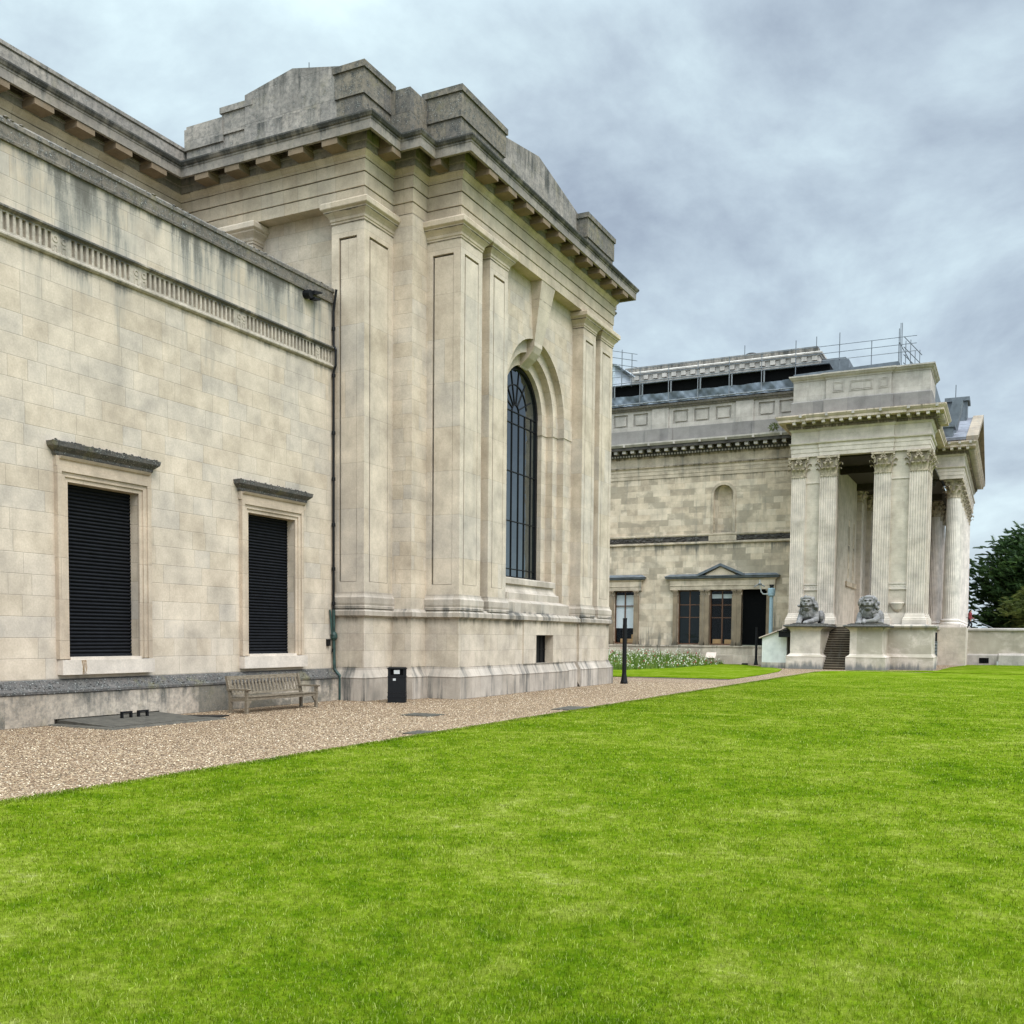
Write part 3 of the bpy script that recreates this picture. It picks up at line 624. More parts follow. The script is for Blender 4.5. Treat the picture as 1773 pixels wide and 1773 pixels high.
for i, (X, r) in enumerate(ORD):
    Xn = ORD[i+1][0] if i < 2 else X-.25
    ap = arch_pts(r)
    for (y0, z0), (y1, z1) in zip(ap, ap[1:]): b.quad((X, y0, z0), (X, y1, z1), (Xn, y1, z1), (Xn, y0, z0))
    for sg in (1, -1): b.quad((X, YC+sg*r, ZB), (X, YC+sg*r, ZS), (Xn, YC+sg*r, ZS), (Xn, YC+sg*r, ZB))
    if i:
        ao = arch_pts(ORD[i-1][1])
        for k in range(24): b.quad((X, *ap[k]), (X, *ap[k+1]), (X, *ao[k+1]), (X, *ao[k]))
        for sg in (1, -1): b.quad((X, YC+sg*r, ZB), (X, YC+sg*ORD[i-1][1], ZB), (X, YC+sg*ORD[i-1][1], ZS), (X, YC+sg*r, ZS))
obj('arch_orders', b, M_TOWER, gal)
for sg in (1, -1):                                     # impost band, 30 mm proud, stepping back with the orders
    b = MB(); p = [(XR, 32.06 if sg < 0 else mir(32.06))]
    for i, (X, r) in enumerate(ORD):
        p += [(X, YC+sg*r), (ORD[i+1][0] if i < 2 else X-.24, YC+sg*r)]
    if sg > 0: p = p[::-1]
    b.sweep(p, [(-.01, 10.33), (.03, 10.33), (.03, 10.93), (-.01, 10.93)]); obj('impost_band', b, M_TOWER, gal)
b = MB()                                               # keystone: long tapering block that follows the arch orders inward
b.add([(XR+.47, YC-.62, 15.68), (XR+.47, YC+.62, 15.68), (XR+.06, YC+.36, 13.50), (XR+.06, YC-.36, 13.50), (XR-.1, YC-.62, 15.68), (XR-.1, YC+.62, 15.68), (XR-.1, YC+.36, 13.50), (XR-.1, YC-.36, 13.50)],
      [(0, 1, 2, 3), (4, 7, 6, 5), (0, 3, 7, 4), (1, 5, 6, 2), (3, 2, 6, 7), (0, 4, 5, 1)])
kp = [(XR+.06, 13.53), (XR+.05, 13.35), (XR-.06, 13.12), (XR-.22, 12.92), (XR-.4, 12.78), (XR-.54, 12.66), (XR-.58, 12.6)]
for (x0, z0), (x1, z1) in zip(kp, kp[1:]):
    w0, w1 = .36-.04*(XR+.06-x0)/.64, .36-.04*(XR+.06-x1)/.64
    b.add([(x0, YC-w0, z0), (x0, YC+w0, z0), (x1, YC+w1, z1), (x1, YC-w1, z1), (x0-.3, YC-w0, z0+.35), (x0-.3, YC+w0, z0+.35), (x1-.3, YC+w1, z1+.35), (x1-.3, YC-w1, z1+.35)], [(0, 1, 2, 3), (0, 3, 7, 4), (1, 5, 6, 2)])
obj('keystone', b, M_PIL, gal)
b = MB()                                               # stacked sill below the window
b.sweep([(XR-.3, YC-2.9), (XB-.25, YC-2.9), (XB-.25, YC+2.9), (XR-.3, YC+2.9)], [(-.3, 2.9), (.0, 2.9), (.0, 3.37), (-.12, 3.46), (-.3, 3.50)])
b.sweep([(XR-.5, YC-2.4), (XR-.02, YC-2.4), (XR-.02, YC+2.4), (XR-.5, YC+2.4)], [(-.3, 3.4), (.0, 3.4), (.0, 3.75), (-.08, 3.80), (-.17, 3.92), (-.21, 4.05), (-.19, 4.09), (-.12, 4.10), (-.12, 4.30), (-.15, 4.34), (-.45, 4.36)])
obj('window_sill', b, M_TPL, gal)
# --- arched window
XG = XR-.83
wf = MB()
ap, ai = arch_pts(1.74), arch_pts(1.60)
for k in range(24): wf.prism([ap[k], ap[k+1], ai[k+1], ai[k]], XG-.03, XG+.07, 'x')
for sg in (1, -1): wf.box(XG-.03, XG+.07, *sorted((YC+sg*1.60, YC+sg*1.74)), 4.36, ZS)
wf.box(XG-.03, XG+.07, YC-1.6, YC+1.6, 4.36, 4.46)
VB = [-1.12, -.52, .07-.02, .62, 1.2]
VB = [-1.1, -.5, .1, .64, 1.22]
for vb in VB: wf.box(XG-.02, XG+.035, YC+vb-.017, YC+vb+.017, 4.4, 10.88)
for z in (4.75, 6.62, 8.55, 10.42, 10.88): wf.box(XG-.02, XG+.034, YC-1.62, YC+1.62, z-.017, z+.017)
def bar_arc(c, r, a0, a1, n=14, w=.018):
    for k in range(n):
        a, e = a0+(a1-a0)*k/n, a0+(a1-a0)*(k+1)/n
        wf.prism([(c[0]+(r+w)*math.cos(a), c[1]+(r+w)*math.sin(a)), (c[0]+(r+w)*math.cos(e), c[1]+(r+w)*math.sin(e)), (c[0]+(r-w)*math.cos(e), c[1]+(r-w)*math.sin(e)), (c[0]+(r-w)*math.cos(a), c[1]+(r-w)*math.sin(a))], XG-.02, XG+.033, 'x')
bar_arc((YC-.2, 10.88), .3, 0, math.pi); bar_arc((YC-.2, 10.95), 1.0, math.radians(10), math.radians(170), 18)
for ang in (25, 55, 80, 105, 130, 155):
    a = math.radians(ang); c = (YC-.2, 10.9); e1 = .3; e2 = 1.62 if ang > 60 else 1.5
    q0 = (c[0]+e1*math.cos(a), c[1]+e1*math.sin(a)); q1 = (c[0]+e2*math.cos(a), c[1]+e2*math.sin(a)); w = (-math.sin(a)*.02, math.cos(a)*.02)
    wf.prism([(q0[0]-w[0], q0[1]-w[1]), (q1[0]-w[0], q1[1]-w[1]), (q1[0]+w[0], q1[1]+w[1]), (q0[0]+w[0], q0[1]+w[1])], XG-.02, XG+.032, 'x')
fr = obj('window', wf, M_IRON, gal)
gm = MB(); gm.add([(XG, y, z) for y, z in arch_pts(1.68)]+[(XG, YC-1.68, 4.4), (XG, YC+1.68, 4.4)], [tuple(range(27))])
obj('window_pane', gm, M_GLASS, fr)
# --- entablature
def ent(path, prof, m, name): b = MB(); b.sweep(path, prof); return obj(name, b, m, gal)
ENT = [(-.75, 15.68), (0, 15.68), (0, 16.05), (.03, 16.06), (.03, 16.48), (.065, 16.49), (.065, 16.86), (.09, 16.88), (.09, 16.93), (.12, 16.96), (.17, 17.03), (.20, 17.05), (.20, 17.09), (-.2, 17.09)]
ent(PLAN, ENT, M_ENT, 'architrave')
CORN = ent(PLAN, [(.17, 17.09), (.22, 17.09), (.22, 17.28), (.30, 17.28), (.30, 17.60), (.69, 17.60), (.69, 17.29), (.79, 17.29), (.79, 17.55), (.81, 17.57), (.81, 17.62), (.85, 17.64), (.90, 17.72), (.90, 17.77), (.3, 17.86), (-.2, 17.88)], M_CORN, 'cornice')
# hanging blocks under the cornice, with stepped coffers between them
mu = MB(); co_ = MB()
def seg_cells(p, q, n):
    """p, q ends of a straight run measured along the wall face; n blocks between the corner coffers"""
    P, Q = Vector(p), Vector(q); d = (Q-P).normalized(); nr = Vector((d.y, -d.x)); L = (Q-P).length
    def bx(bb, s0, s1, o0, o1, z0, z1):
        vs = [P+d*s+nr*o for s, o in ((s0, o0), (s1, o0), (s1, o1), (s0, o1))]
        bb.prism([(v.x, v.y) for v in vs], z0, z1)
    pit = L/n
    for i in range(n):
        c = pit*(i+.5); w = pit*.225; mu, co_ = MB(), MB()
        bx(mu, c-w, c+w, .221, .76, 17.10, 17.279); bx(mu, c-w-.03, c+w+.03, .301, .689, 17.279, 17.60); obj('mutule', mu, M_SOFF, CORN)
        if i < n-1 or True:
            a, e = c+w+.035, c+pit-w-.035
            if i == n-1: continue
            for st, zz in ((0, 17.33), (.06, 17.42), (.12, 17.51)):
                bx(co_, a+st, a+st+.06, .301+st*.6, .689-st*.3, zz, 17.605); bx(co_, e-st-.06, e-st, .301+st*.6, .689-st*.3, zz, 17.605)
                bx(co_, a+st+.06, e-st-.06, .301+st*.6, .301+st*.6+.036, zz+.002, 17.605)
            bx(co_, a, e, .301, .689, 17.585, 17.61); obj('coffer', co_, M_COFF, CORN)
seg_cells((-26, 6.5), (-26, YA-1.0), 13); seg_cells((-25.0, YA), (XA-.12, YA), 5); seg_cells((XB, YB+.12), (XB, YE+.2), 10)
seg_cells((XA, YA+.1), (XA, YA+1.2), 1); seg_cells((-17.3, YB), (XB-.1, YB), 1)
# --- parapet and stepped attic
def blk(b, x0, x1, y0, y1, ztop, capped=True, ov=.05):
    b.box(x0, x1, y0, y1, 17.8, 18.86); b.box(x0-ov, x1+ov, y0-ov, y1+ov, 18.864, ztop-.2 if capped else ztop)
    if capped: b.box(x0-ov-.055, x1+ov+.055, y0-ov-.055, y1+ov+.055, ztop-.197, ztop)
b = MB(); blk(b, -19.45, XA-.05, YA+.02, YM-.05, 19.82); obj('attic_block', b, M_BLOCK, gal)
b = MB(); blk(b, -19.0, XM-.03, YM-.12, YB+.3, 19.60, False, .0); obj('attic_block', b, M_BLOCK, gal)
b = MB(); blk(b, -17.72, XB-.04, YB+.02, 31.72, 19.84); obj('attic_block', b, M_BLOCK, gal)
b = MB(); blk(b, -17.72, XB-.04, mir(31.72), YE-.05, 19.84); obj('attic_block', b, M_BLOCK, gal)
b = MB(); blk(b, -24.2, -23.0, YA+.16, YM, 19.74); obj('attic_block', b, M_ATTIC, gal)
b = MB()
b.prism([(-23.22, 17.8), (-19.3, 17.8), (-19.3, 18.86), (-23.22, 18.86)], YA+.03, YA+1.2, 'y')
b.prism([(-23.22, 18.86), (-19.3, 18.86), (-19.3, 19.91), (-21.23, 20.30), (-23.22, 19.91)], YA+.07, YA+1.2, 'y')
b.box(-25.87, -24.2, YA+.14, YA+.9, 17.8, 18.66); b.box(-25.92, -24.2, YA+.08, YA+.9, 18.66, 19.36); b.box(-25.86, -24.2, YA+.12, YA+.9, 19.36, 19.47)
obj('attic_gable', b, M_ATTIC, gal)
b = MB()
b.prism([(31.6, 17.8), (mir(31.6), 17.8), (mir(31.6), 19.9), (YC, 20.61), (31.6, 19.9)], XR-.8, XR, 'x')
b.prism([(31.6, 17.8), (mir(31.6), 17.8), (mir(31.6), 18.8), (31.6, 18.8)], XR-.7, XR+.05, 'x')
obj('attic_gable', b, M_ATTIC, gal)
b = MB(); b.sweep([(-26, 4), (-26, YA+.5)], [(-.6, 17.8), (.02, 17.8), (.02, 18.62), (.0, 18.65), (.06, 18.67), (.06, 18.78), (-.6, 18.82)])
obj('parapet', b, M_ATTIC, gal)
b = MB(); b.box(-26.5, -19.2, YA+.9, mir(YA)-.9, 17.7, 18.4); b.box(-19.2, -17.3, YB+.6, YE-.6, 17.7, 18.4); b.box(-40, -26.2, 4, mir(YA), 17., 18.); obj('roof', b, M_LEAD, gal)
b = MB(); b.box(-24.0, -22.83, YA+.001, YA+.6, 12.5, 15.05); b.sweep([(-24.0, YA+.6), (-24.0, YA), (-22.83, YA), (-22.83, YA+.6)], PC); obj('pilaster', b, M_PIL, gal)
b = MB(); b.tube([(-20.9, YA+.5, 20.2), (-20.9, YA+.5, 20.62)], .012, 5); obj('lightning_rod', b, M_IRON, gal)
# ================================================================== OLD MUSEUM (far right)
YW, YP, XE = 81., 76., -5.45                  # side wall, pavilion front, pavilion's outer face
mus = thing('museum_building', 'older stone museum with fluted pilasters, columned portico and stepped attic', 'building', (-12, 81, 0))
PZ = 3.2
# --- side wall with niche and openings
W1, W2 = (-30.76, -28.93), [(-25.07, -23.14), (-22.36, -20.43), (-19.67, -17.66)]
b = MB(); NX, NR, NZ = -21.35, .80, 13.86
b.holed('y', YW, -48, -14.9, 1.45, 10.0, [(*W1, 1.54, 6.1)]+[(*w, 1.54, 6.1) for w in W2], .45, back=False)
b.quad((-48, YW, 10), (NX-NR, YW, 10), (NX-NR, YW, 15.6), (-48, YW, 15.6)); b.quad((NX+NR, YW, 10), (-14.9, YW, 10), (-14.9, YW, 15.6), (NX+NR, YW, 15.6))
na = [(NX+NR*math.cos(math.pi*i/16), NZ+NR*math.sin(math.pi*i/16)) for i in range(17)]
for (x0, z0), (x1, z1) in zip(na, na[1:]): b.quad((x0, YW, z0), (x1, YW, z1), (x1, YW, 15.6), (x0, YW, 15.6))
mw = obj('wall', b, M_OLD, mus)
b = MB()
for i in range(8):
    a0, a1 = math.pi*i/8, math.pi*(i+1)/8; P = lambda a, z: (NX+NR*math.cos(a), YW+NR*.8*math.sin(a), z)
    b.quad(P(a0, 10.75), P(a1, 10.75), P(a1, NZ), P(a0, NZ))
    for j in range(5):
        t0, t1 = math.pi/2*j/5, math.pi/2*(j+1)/5; D = lambda a, t_: (NX+NR*math.cos(a)*math.cos(t_), YW+NR*.8*math.sin(a)*math.cos(t_), NZ+NR*math.sin(t_))
        b.quad(D(a0, t0), D(a1, t0), D(a1, t1), D(a0, t1))
ni = obj('niche', b, M_OLD, mus)
b = MB()
for k in range(16):
    q = [(NX+(NR+e)*math.cos(math.pi*(k+d)/16), NZ+(NR+e)*math.sin(math.pi*(k+d)/16)) for d, e in ((0, 0), (1, 0), (1, .22), (0, .22))]
    b.prism(q, YW-.07, YW+.02, 'y')
for sg in (1, -1): b.box(*sorted((NX+sg*NR, NX+sg*(NR+.22))), YW-.07, YW+.02, 10.78, NZ)
obj('niche_surround', b, M_OLDT, ni)
PW = [(-48, YW), (-14.9, YW)]
b = MB(); b.sweep(PW, [(.02, -.1), (.24, -.1), (.24, .72), (.20, .74), (.20, 1.36), (.26, 1.38), (.26, 1.5), (.02, 1.5)]); obj('plinth', b, M_OPL, mus)
b = MB(); b.sweep(PW, [(-.01, 9.86), (.05, 9.86), (.16, 9.93), (.16, 10.06), (.05, 10.08), (.05, 10.10)]); b.sweep(PW, [(.05, 10.52), (.10, 10.54), (.14, 10.60), (.14, 10.72), (-.01, 10.76)])
b.box(-22.5, -20.2, YW-.13, YW, 10.10, 10.53); obj('string_course', b, M_OLDT, mus)
b = MB(); b.box(-48, -22.5, YW-.05, YW, 10.10, 10.525); b.box(-20.2, -14.9, YW-.05, YW, 10.10, 10.525)
for i in range(260):
    xx = random.uniform(-33, -15.2)
    if -22.6 < xx < -20.1: continue
    s_ = random.uniform(.04, .12); b.ball((xx, YW-.08, 10.3+random.uniform(-.12, .24)), (s_*1.6, .06, s_), 5)
obj('crusted_frieze', b, M_BLACKC, mus)
b = MB(); b.sweep(PW, [(-.01, 15.5), (.05, 15.5), (.05, 15.78), (.08, 15.79), (.08, 16.1), (.11, 16.11), (.11, 16.33), (.22, 16.42), (.22, 16.5), (.08, 16.52), (.08, 17.22), (.16, 17.25), (.24, 17.36), (-.01, 17.36)]); obj('architrave', b, M_OLDT, mus)
def modillions(b, x0, x1, y, z0, z1, step, w, dep):
    n = int(round(abs(x1-x0)/step))
    for i in range(n+1):
        c = x0+(x1-x0)*i/n; b.box(c-w/2, c+w/2, y-dep, y, z0, z1)
b = MB(); b.sweep(PW, [(.2, 17.36), (.30, 17.36), (.30, 17.86), (.95, 17.86), (.95, 18.08), (1.0, 18.10), (1.12, 18.28), (1.12, 18.38), (.2, 18.50), (-.2, 18.52)]); cc = obj('cornice', b, M_BLACKC, mus)
b = MB(); modillions(b, -34.2, -16.4, YW-.3, 17.62, 17.87, .74, .30, .55); obj('modillions', b, M_OGREY, cc)['kind'] = 'stuff'
b = MB(); modillions(b, -34.2, -16.4, YW-.24, 17.38, 17.52, .25, .13, .16); obj('dentils', b, M_OGREY, cc)['kind'] = 'stuff'
b = MB(); modillions(b, -34., -16.6, YW-.98, 18.1, 18.34, 2.2, .17, .16); obj('lion_mask_spouts', b, M_OGREY, cc)['kind'] = 'stuff'
b = MB(); b.sweep(PW, [(.72, 18.06), (.955, 18.085), (1.005, 18.102), (1.125, 18.28), (1.125, 18.39), (.2, 18.51)]); obj('cornice_gutter', b, M_OGREY, cc)
b = MB(); b.box(-48, -14.9, YW-.1, YW+3, 18.45, 19.62)
for x0 in (-26.95, -17.9): b.box(x0-1.2, x0+1.2, YW-.2, YW, 18.5, 19.60)
obj('parapet_plinth', b, M_OBASE, mus)
b = MB(); hl = []
for base in (-33.6, -24.45, -15.4-.0):
    pass
x = -34.5
pans = [-31.25, -29.05, -26.6, -24.3, -22.0, -18.2-.9, -16.9]
hl = [(c-.64, c+.64, 19.98, 21.06) for c in (-32.2, -30.4, -28.6, -25.1, -23.3, -21.5, -18.0, -16.35)]
b.holed('y', YW+.03, -48, -14.9, 19.62, 21.3, hl, .13)
for c in (-26.85, -19.75): b.box(c-.72, c+.72, YW-.08, YW+.03, 19.63, 21.29)
for a, c, e, f in hl: b.box(a+.16, c-.16, YW+.075, YW+.18, e+.16, f-.16)
obj('panelled_parapet', b, M_OGREY, mus)
b = MB(); b.sweep([(-48, YW), (-15.3, YW)], [(-.01, 21.28), (.10, 21.30), (.12, 21.40), (.24, 21.48), (.26, 21.62), (.05, 21.68), (-.8, 21.7)]); obj('parapet_coping', b, M_COPE, mus)
# --- windows in the side wall
def classic_window(xs, x0, x1, hood0, hood1, pedim=None):
    b = MB()
    b.sweep([(x0-.05, YW+.1), (x0-.05, YW), (x1+.05, YW), (x1+.05, YW+.1)], [(-.05, 6.1), (.16, 6.1), (.16, 6.42), (.2, 6.44), (.18, 6.52), (.18, 6.86), (.24, 6.92), (.30, 7.0), (.0, 7.0)])
    return obj('window_entablature', b, M_OLDT, mus)
def pil_col(x, w, parent, m=None):
    b = MB(); y0, y1 = YW-.19, YW+.2; m = m or M_SOOTY
    b.box(x-w/2, x+w/2, y0, y1, 1.78, 5.62)
    b.box(x-w/2-.06, x+w/2+.06, y0-.06, y1, 1.5, 1.64); b.box(x-w/2-.03, x+w/2+.03, y0-.03, y1, 1.64, 1.78)
    b.box(x-w/2-.05, x+w/2+.05, y0-.05, y1, 5.98, 6.10); b.box(x-w/2-.015, x+w/2+.015, y0-.02, y1, 5.6, 5.68)
    n = max(2, round(w/.16))
    for i in range(n):
        for j in range(2): b.ball((x-w/2+w*(i+.5)/n, y0-.02, 5.76+.14*j), (.055, .05, .075), 6)
    return obj('half_column', b, m, parent)
ew = classic_window(None, -25.5, -17.2, -26.1, -16.8)
b = MB(); b.sweep([(-25.75, YW+.1), (-25.75, YW), (-17.0, YW), (-17.0, YW+.1)], [(.0, 7.0), (.16, 7.02), (.34, 7.06), (.36, 7.16), (.42, 7.22), (.0, 7.42), (-.1, 7.42)])
for sg in (1, -1):
    xe = -21.4
    b.prism([(xe, 8.02), (xe+sg*1.95, 7.18), (xe+sg*1.95, 7.38), (xe, 8.24)], YW-.46, YW+.02, 'y')
obj('window_hood', b, M_LEAD, ew)
b = MB(); b.prism([(-23.1, 7.05), (-19.7, 7.05), (-21.4, 7.98)], YW-.3, YW+.01, 'y'); obj('pediment', b, M_FRAME, ew)
for xc, w in ((-25.25, .34), (-22.92, .40), (-22.53, .36), (-20.24, .40), (-19.85, .36), (-17.45, .38)): pil_col(xc, w, ew)
ew1 = classic_window(None, -31.3, -28.45, 0, 0)
b = MB(); b.sweep([(-31.6, YW+.1), (-31.6, YW), (-28.25, YW), (-28.25, YW+.1)], [(.0, 7.0), (.16, 7.02), (.34, 7.06), (.36, 7.16), (.42, 7.22), (.0, 7.46), (-.1, 7.46)]); obj('window_hood', b, M_LEAD, ew1)
for xc, w in ((-30.95, .36), (-28.7, .42)): pil_col(xc, w, ew1)
def sash(x0, x1, vbars, hbars, mf, name='window_frame', parent=mus):
    b = MB(); y0, y1 = YW+.3, YW+.38
    b.box(x0, x0+.09, y0, y1, 1.55, 6.1); b.box(x1-.09, x1, y0, y1, 1.55, 6.1); b.box(x0+.09, x1-.09, y0, y1, 1.55, 1.66); b.box(x0+.09, x1-.09, y0, y1, 6.0, 6.1)
    for v in vbars: b.box(v-.05, v+.05, y0+.005, y1-.005, 1.66, 6.0)
    for h in hbars: b.box(x0+.09, x1-.09, y0+.01, y1-.01, h-.035, h+.035)
    f = obj(name, b, mf, parent)
    g = MB(); g.quad((x0, YW+.345, 1.55), (x1, YW+.345, 1.55), (x1, YW+.345, 6.1), (x0, YW+.345, 6.1)); return f, g
def room(x0, x1, parent):     # dark room behind the panes
    b = MB(); b.box(x0-.2, x1+.2, YW+1.6, YW+1.7, 1.2, 6.4); b.box(x0-.2, x1+.2, YW+.46, YW+1.7, 1.3, 1.5); b.box(x0-.3, x0-.2, YW+.46, YW+1.7, 1.2, 6.4); b.box(x1+.2, x1+.3, YW+.46, YW+1.7, 1.2, 6.4); b.box(x0-.2, x1+.2, YW+.46, YW+1.7, 6.2, 6.4)
    return obj('room_lining', b, M_BLACK, parent)
def clearglass():
    m, t = mat('thin_glass'); gl = t.n('ShaderNodeBsdfGlossy', {'Color': (.9, .95, 1, 1), 'Roughness': .02}).outputs[0]; tr = t.n('ShaderNodeBsdfTransparent').outputs[0]
    t.out(t.n('ShaderNodeMixShader', {0: .02, 1: tr, 2: gl}).outputs[0]); return m
M_CLEAR = clearglass()
f, g = sash(*W1, [-29.85], [4.82], M_BROWN); obj('window_pane', g, M_CLEAR, f)
b = MB(); b.quad((-30.7, YW+.42, 2.9), (-29.0, YW+.42, 2.9), (-29.0, YW+.42, 5.75), (-30.7, YW+.42, 5.75)); obj('window_blind', b, M_BLIND, f); room(*W1, f)
f, g = sash(*W2[0], [-24.1], [4.88, 3.83], M_BROWN); obj('window_pane', g, M_GLASSD, f)
f, g = sash(*W2[1], [-21.35], [4.85, 3.8], M_BROWN); obj('window_pane', g, M_CLEAR, f)
b = MB(); b.quad((-22.25, YW+.42, 5.4), (-20.5, YW+.42, 5.4), (-20.5, YW+.42, 5.75), (-22.25, YW+.42, 5.75)); obj('window_blind', b, M_BLIND, f); room(*W2[1], f)
b = MB(); n = 40
for i in range(n): z = 1.56+4.54*i/n; b.box(-19.67, -17.66, YW+.30, YW+.318+.004*(i % 2), z, z+4.54/n)
obj('roller_shutter', b, M_BLACK, mus)
def carton(x0, x1, z0, z1, lab, y=YW+.6):
    b = MB(); b.box(x0, x1, y, y+.35, z0, z1); b.box(x0+.004, x1-.004, y+.15, y+.2, z1, z1+.006)
    tag(obj('cardboard_box', b, M_BOX, None, ((x0+x1)/2, y, z0)), lab, 'box', 'boxes on the window ledges')
carton(-22.2, -21.5, 1.505, 2.02, 'wide brown cardboard box on ledge behind left half of central glazed opening')
carton(-21.2, -20.55, 1.505, 2.0, 'brown cardboard box on ledge behind right half of central glazed opening')
carton(-30.35, -29.75, 1.505, 2.0, 'brown cardboard box beneath white blind, left in its window')
carton(-29.7, -29.1, 1.505, 1.98, 'brown cardboard box beneath white blind, right in its window')
b = MB(); b.box(-29.35, -29.06, YW+.62, YW+.92, 1.99, 2.36); tag(obj('cardboard_box', b, M_BOX, None, (-29.2, YW+.6, 1.99)), 'small brown box stacked on top of another under the white blind', 'box', 'boxes on the window ledges')
# --- pavilion: podium, platform, stairs
b = MB(); b.box(-15.3, -5.5, 76.2, 128, 0., PZ-.002); b.box(-5.5, -3.3, 90.6, 128, 0., PZ-.002); b.box(-15.2, -11.9, 75.2, 81, 0, PZ-.1); obj('platform', b, M_PAVW, mus)
pp = [(.0, -.05), (.0, .84), (.02, .88), (-.10, 1.06), (-.14, 1.12), (-.14, 2.78), (-.10, 2.86), (.0, 2.96), (.10, 2.99), (.12, 3.10), (.0, 3.16), (-.6, 3.2)]
b = MB(); b.sweep([(-7.9, 74.75), (-4.75, 74.75), (-4.75, 78.6), (-5.4, 78.6), (-5.4, 95)], pp); obj('podium', b, M_PED, mus)
for x0, x1 in ((-14.15, -11.62), (-10.12, -7.52)):
    b = MB(); b.sweep([(x0, 76), (x0, 71.45), (x1, 71.45), (x1, 76)], [(.0, -.05), (.0, .84), (.02, .88), (-.18, 1.02), (-.24, 1.10), (-.24, 2.62), (-.20, 2.74), (-.08, 2.86), (.12, 2.96)], caps=False)
    p_ = obj('pedestal', b, M_PED, mus)
    b = MB(); b.sweep([(x0, 76), (x0, 71.45), (x1, 71.45), (x1, 76)], [(.08, 2.94), (.20, 2.985), (.20, 3.06), (.1, 3.10), (-1.4, 3.12)]); obj('pedestal_cap', b, M_HOOD, p_)
b = MB(); n = 19
for i in range(n):
    y0 = 71.55+.27*i; b.box(-11.85, -9.85, y0, 77.2, PZ*i/n, PZ*(i+1)/n)
obj('stairs', b, M_DARKST, mus)
b = MB()
for i in range(n): y0 = 71.55+.27*i; b.box(-11.84, -9.86, y0-.025, y0+.07, PZ*(i+1)/n-.03, PZ*(i+1)/n+.004)
obj('pale_nosings', b, M_NOSE, mus)['kind'] = 'stuff'
# --- fluted shafts, Corinthian capitals
def fluted_plan(x0, x1, y0, y1, nf=7, fr=None, side=True):
    w = (x1-x0); fr = fr or w/nf*.36; pts = []
    for i in range(nf):
        c = x0+w*(i+.5)/nf; pts += [(c-fr, y0)]+[(c-fr*math.cos(math.pi*k/5), y0+fr*.9*math.sin(math.pi*k/5)) for k in range(1, 5)]+[(c+fr, y0)]
    return [(x0, y1), (x0, y0)]+pts+[(x1, y0), (x1, y1)]
def leaf(b, base, out, upv, side, h, w, curl):
    """acanthus leaf: a tongue that rises, bellies out and curls over at the tip"""
    B, O, Sd = Vector(base), Vector(out), Vector(side); prof = [(0, 0), (.35, .06), (.62, .20), (.84, .55), (.98, 1.05), (.93, 1.45), (.80, 1.40)]; ws = [.8, 1., 1.08, 1., .8, .5, .25]; vs = []
    for (z, o), k in zip(prof, ws):
        c = B+O*(o*curl)+Vector((0, 0, z*h))
        vs += [c-Sd*w*k*.5-O*.02, c-Sd*w*k*.22+O*.015, c+O*.03, c+Sd*w*k*.22+O*.015, c+Sd*w*k*.5-O*.02]
    fs = [(r*5+i, r*5+i+1, r*5+6+i, r*5+5+i) for r in range(len(prof)-1) for i in range(4)]; b.add(vs, fs)
def volute(b, c, d, r=.15):
    D = Vector(d).normalized(); pts = []
    for k in range(12):
        a = k*.62; rr_ = r*(1-.065*k); pts.append(Vector(c)+D*(rr_*math.sin(a)*1.)+Vector((0, 0, rr_*math.cos(a))))
    b.tube(pts, [.055*(1-.03*k) for k in range(12)], 6)
def capital_sq(x0, x1, y0, y1, z0, h):
    b = MB(); w = x1-x0; cx = (x0+x1)/2
    b.box(x0-.03, x1+.03, y0-.03, y1, z0, z0+.09); b.box(x0+.10, x1-.10, y0+.12, y1, z0+.09, z0+h-.17)
    for row, (zz, hh, n, cu, off) in enumerate(((z0+.09, h*.36, 3, .13, 0), (z0+.09, h*.62, 2, .16, 0))):
        for i in range(n):
            c = x0+w*(i+.5)/n if n == 3 else x0+w*(i+1)/3
            leaf(b, (c, y0+.02, zz), (0, -1, 0), None, (1, 0, 0), hh, w/3.3, cu*1.7)
        for sx, xx in ((-1, x0+.02), (1, x1-.02)):
            for i in range(2): leaf(b, (xx, y0+.15+(y1-y0-.15)*(i+.3)/2, zz), (sx, 0, 0), None, (0, 1, 0), hh, w/3.3, cu*1.7)
    for sx, xx in ((-1, x0), (1, x1)):
        volute(b, (xx+sx*.08, y0-.10, z0+h-.33), (sx, -1, 0), .17); leaf(b, (xx, y0, z0+h*.5), (sx*.7, -.7, 0), None, (.7*sx, .7, 0), h*.36, w*.2, .14)
    for sx in (-1, 1): volute(b, (cx+sx*.12, y0-.07, z0+h-.33), (-sx, 0, 0), .12)
    b.ball((cx, y0-.10, z0+h-.12), (.12, .08, .12), 8)
    ab = [(x0-.22, y0-.22), (cx-w*.2, y0-.09), (cx+w*.2, y0-.09), (x1+.22, y0-.22), (x1+.10, y0+.3), (x1+.16, y1), (x0-.16, y1), (x0-.10, y0+.3)]
    b.prism(ab, z0+h-.16, z0+h-.02); return b
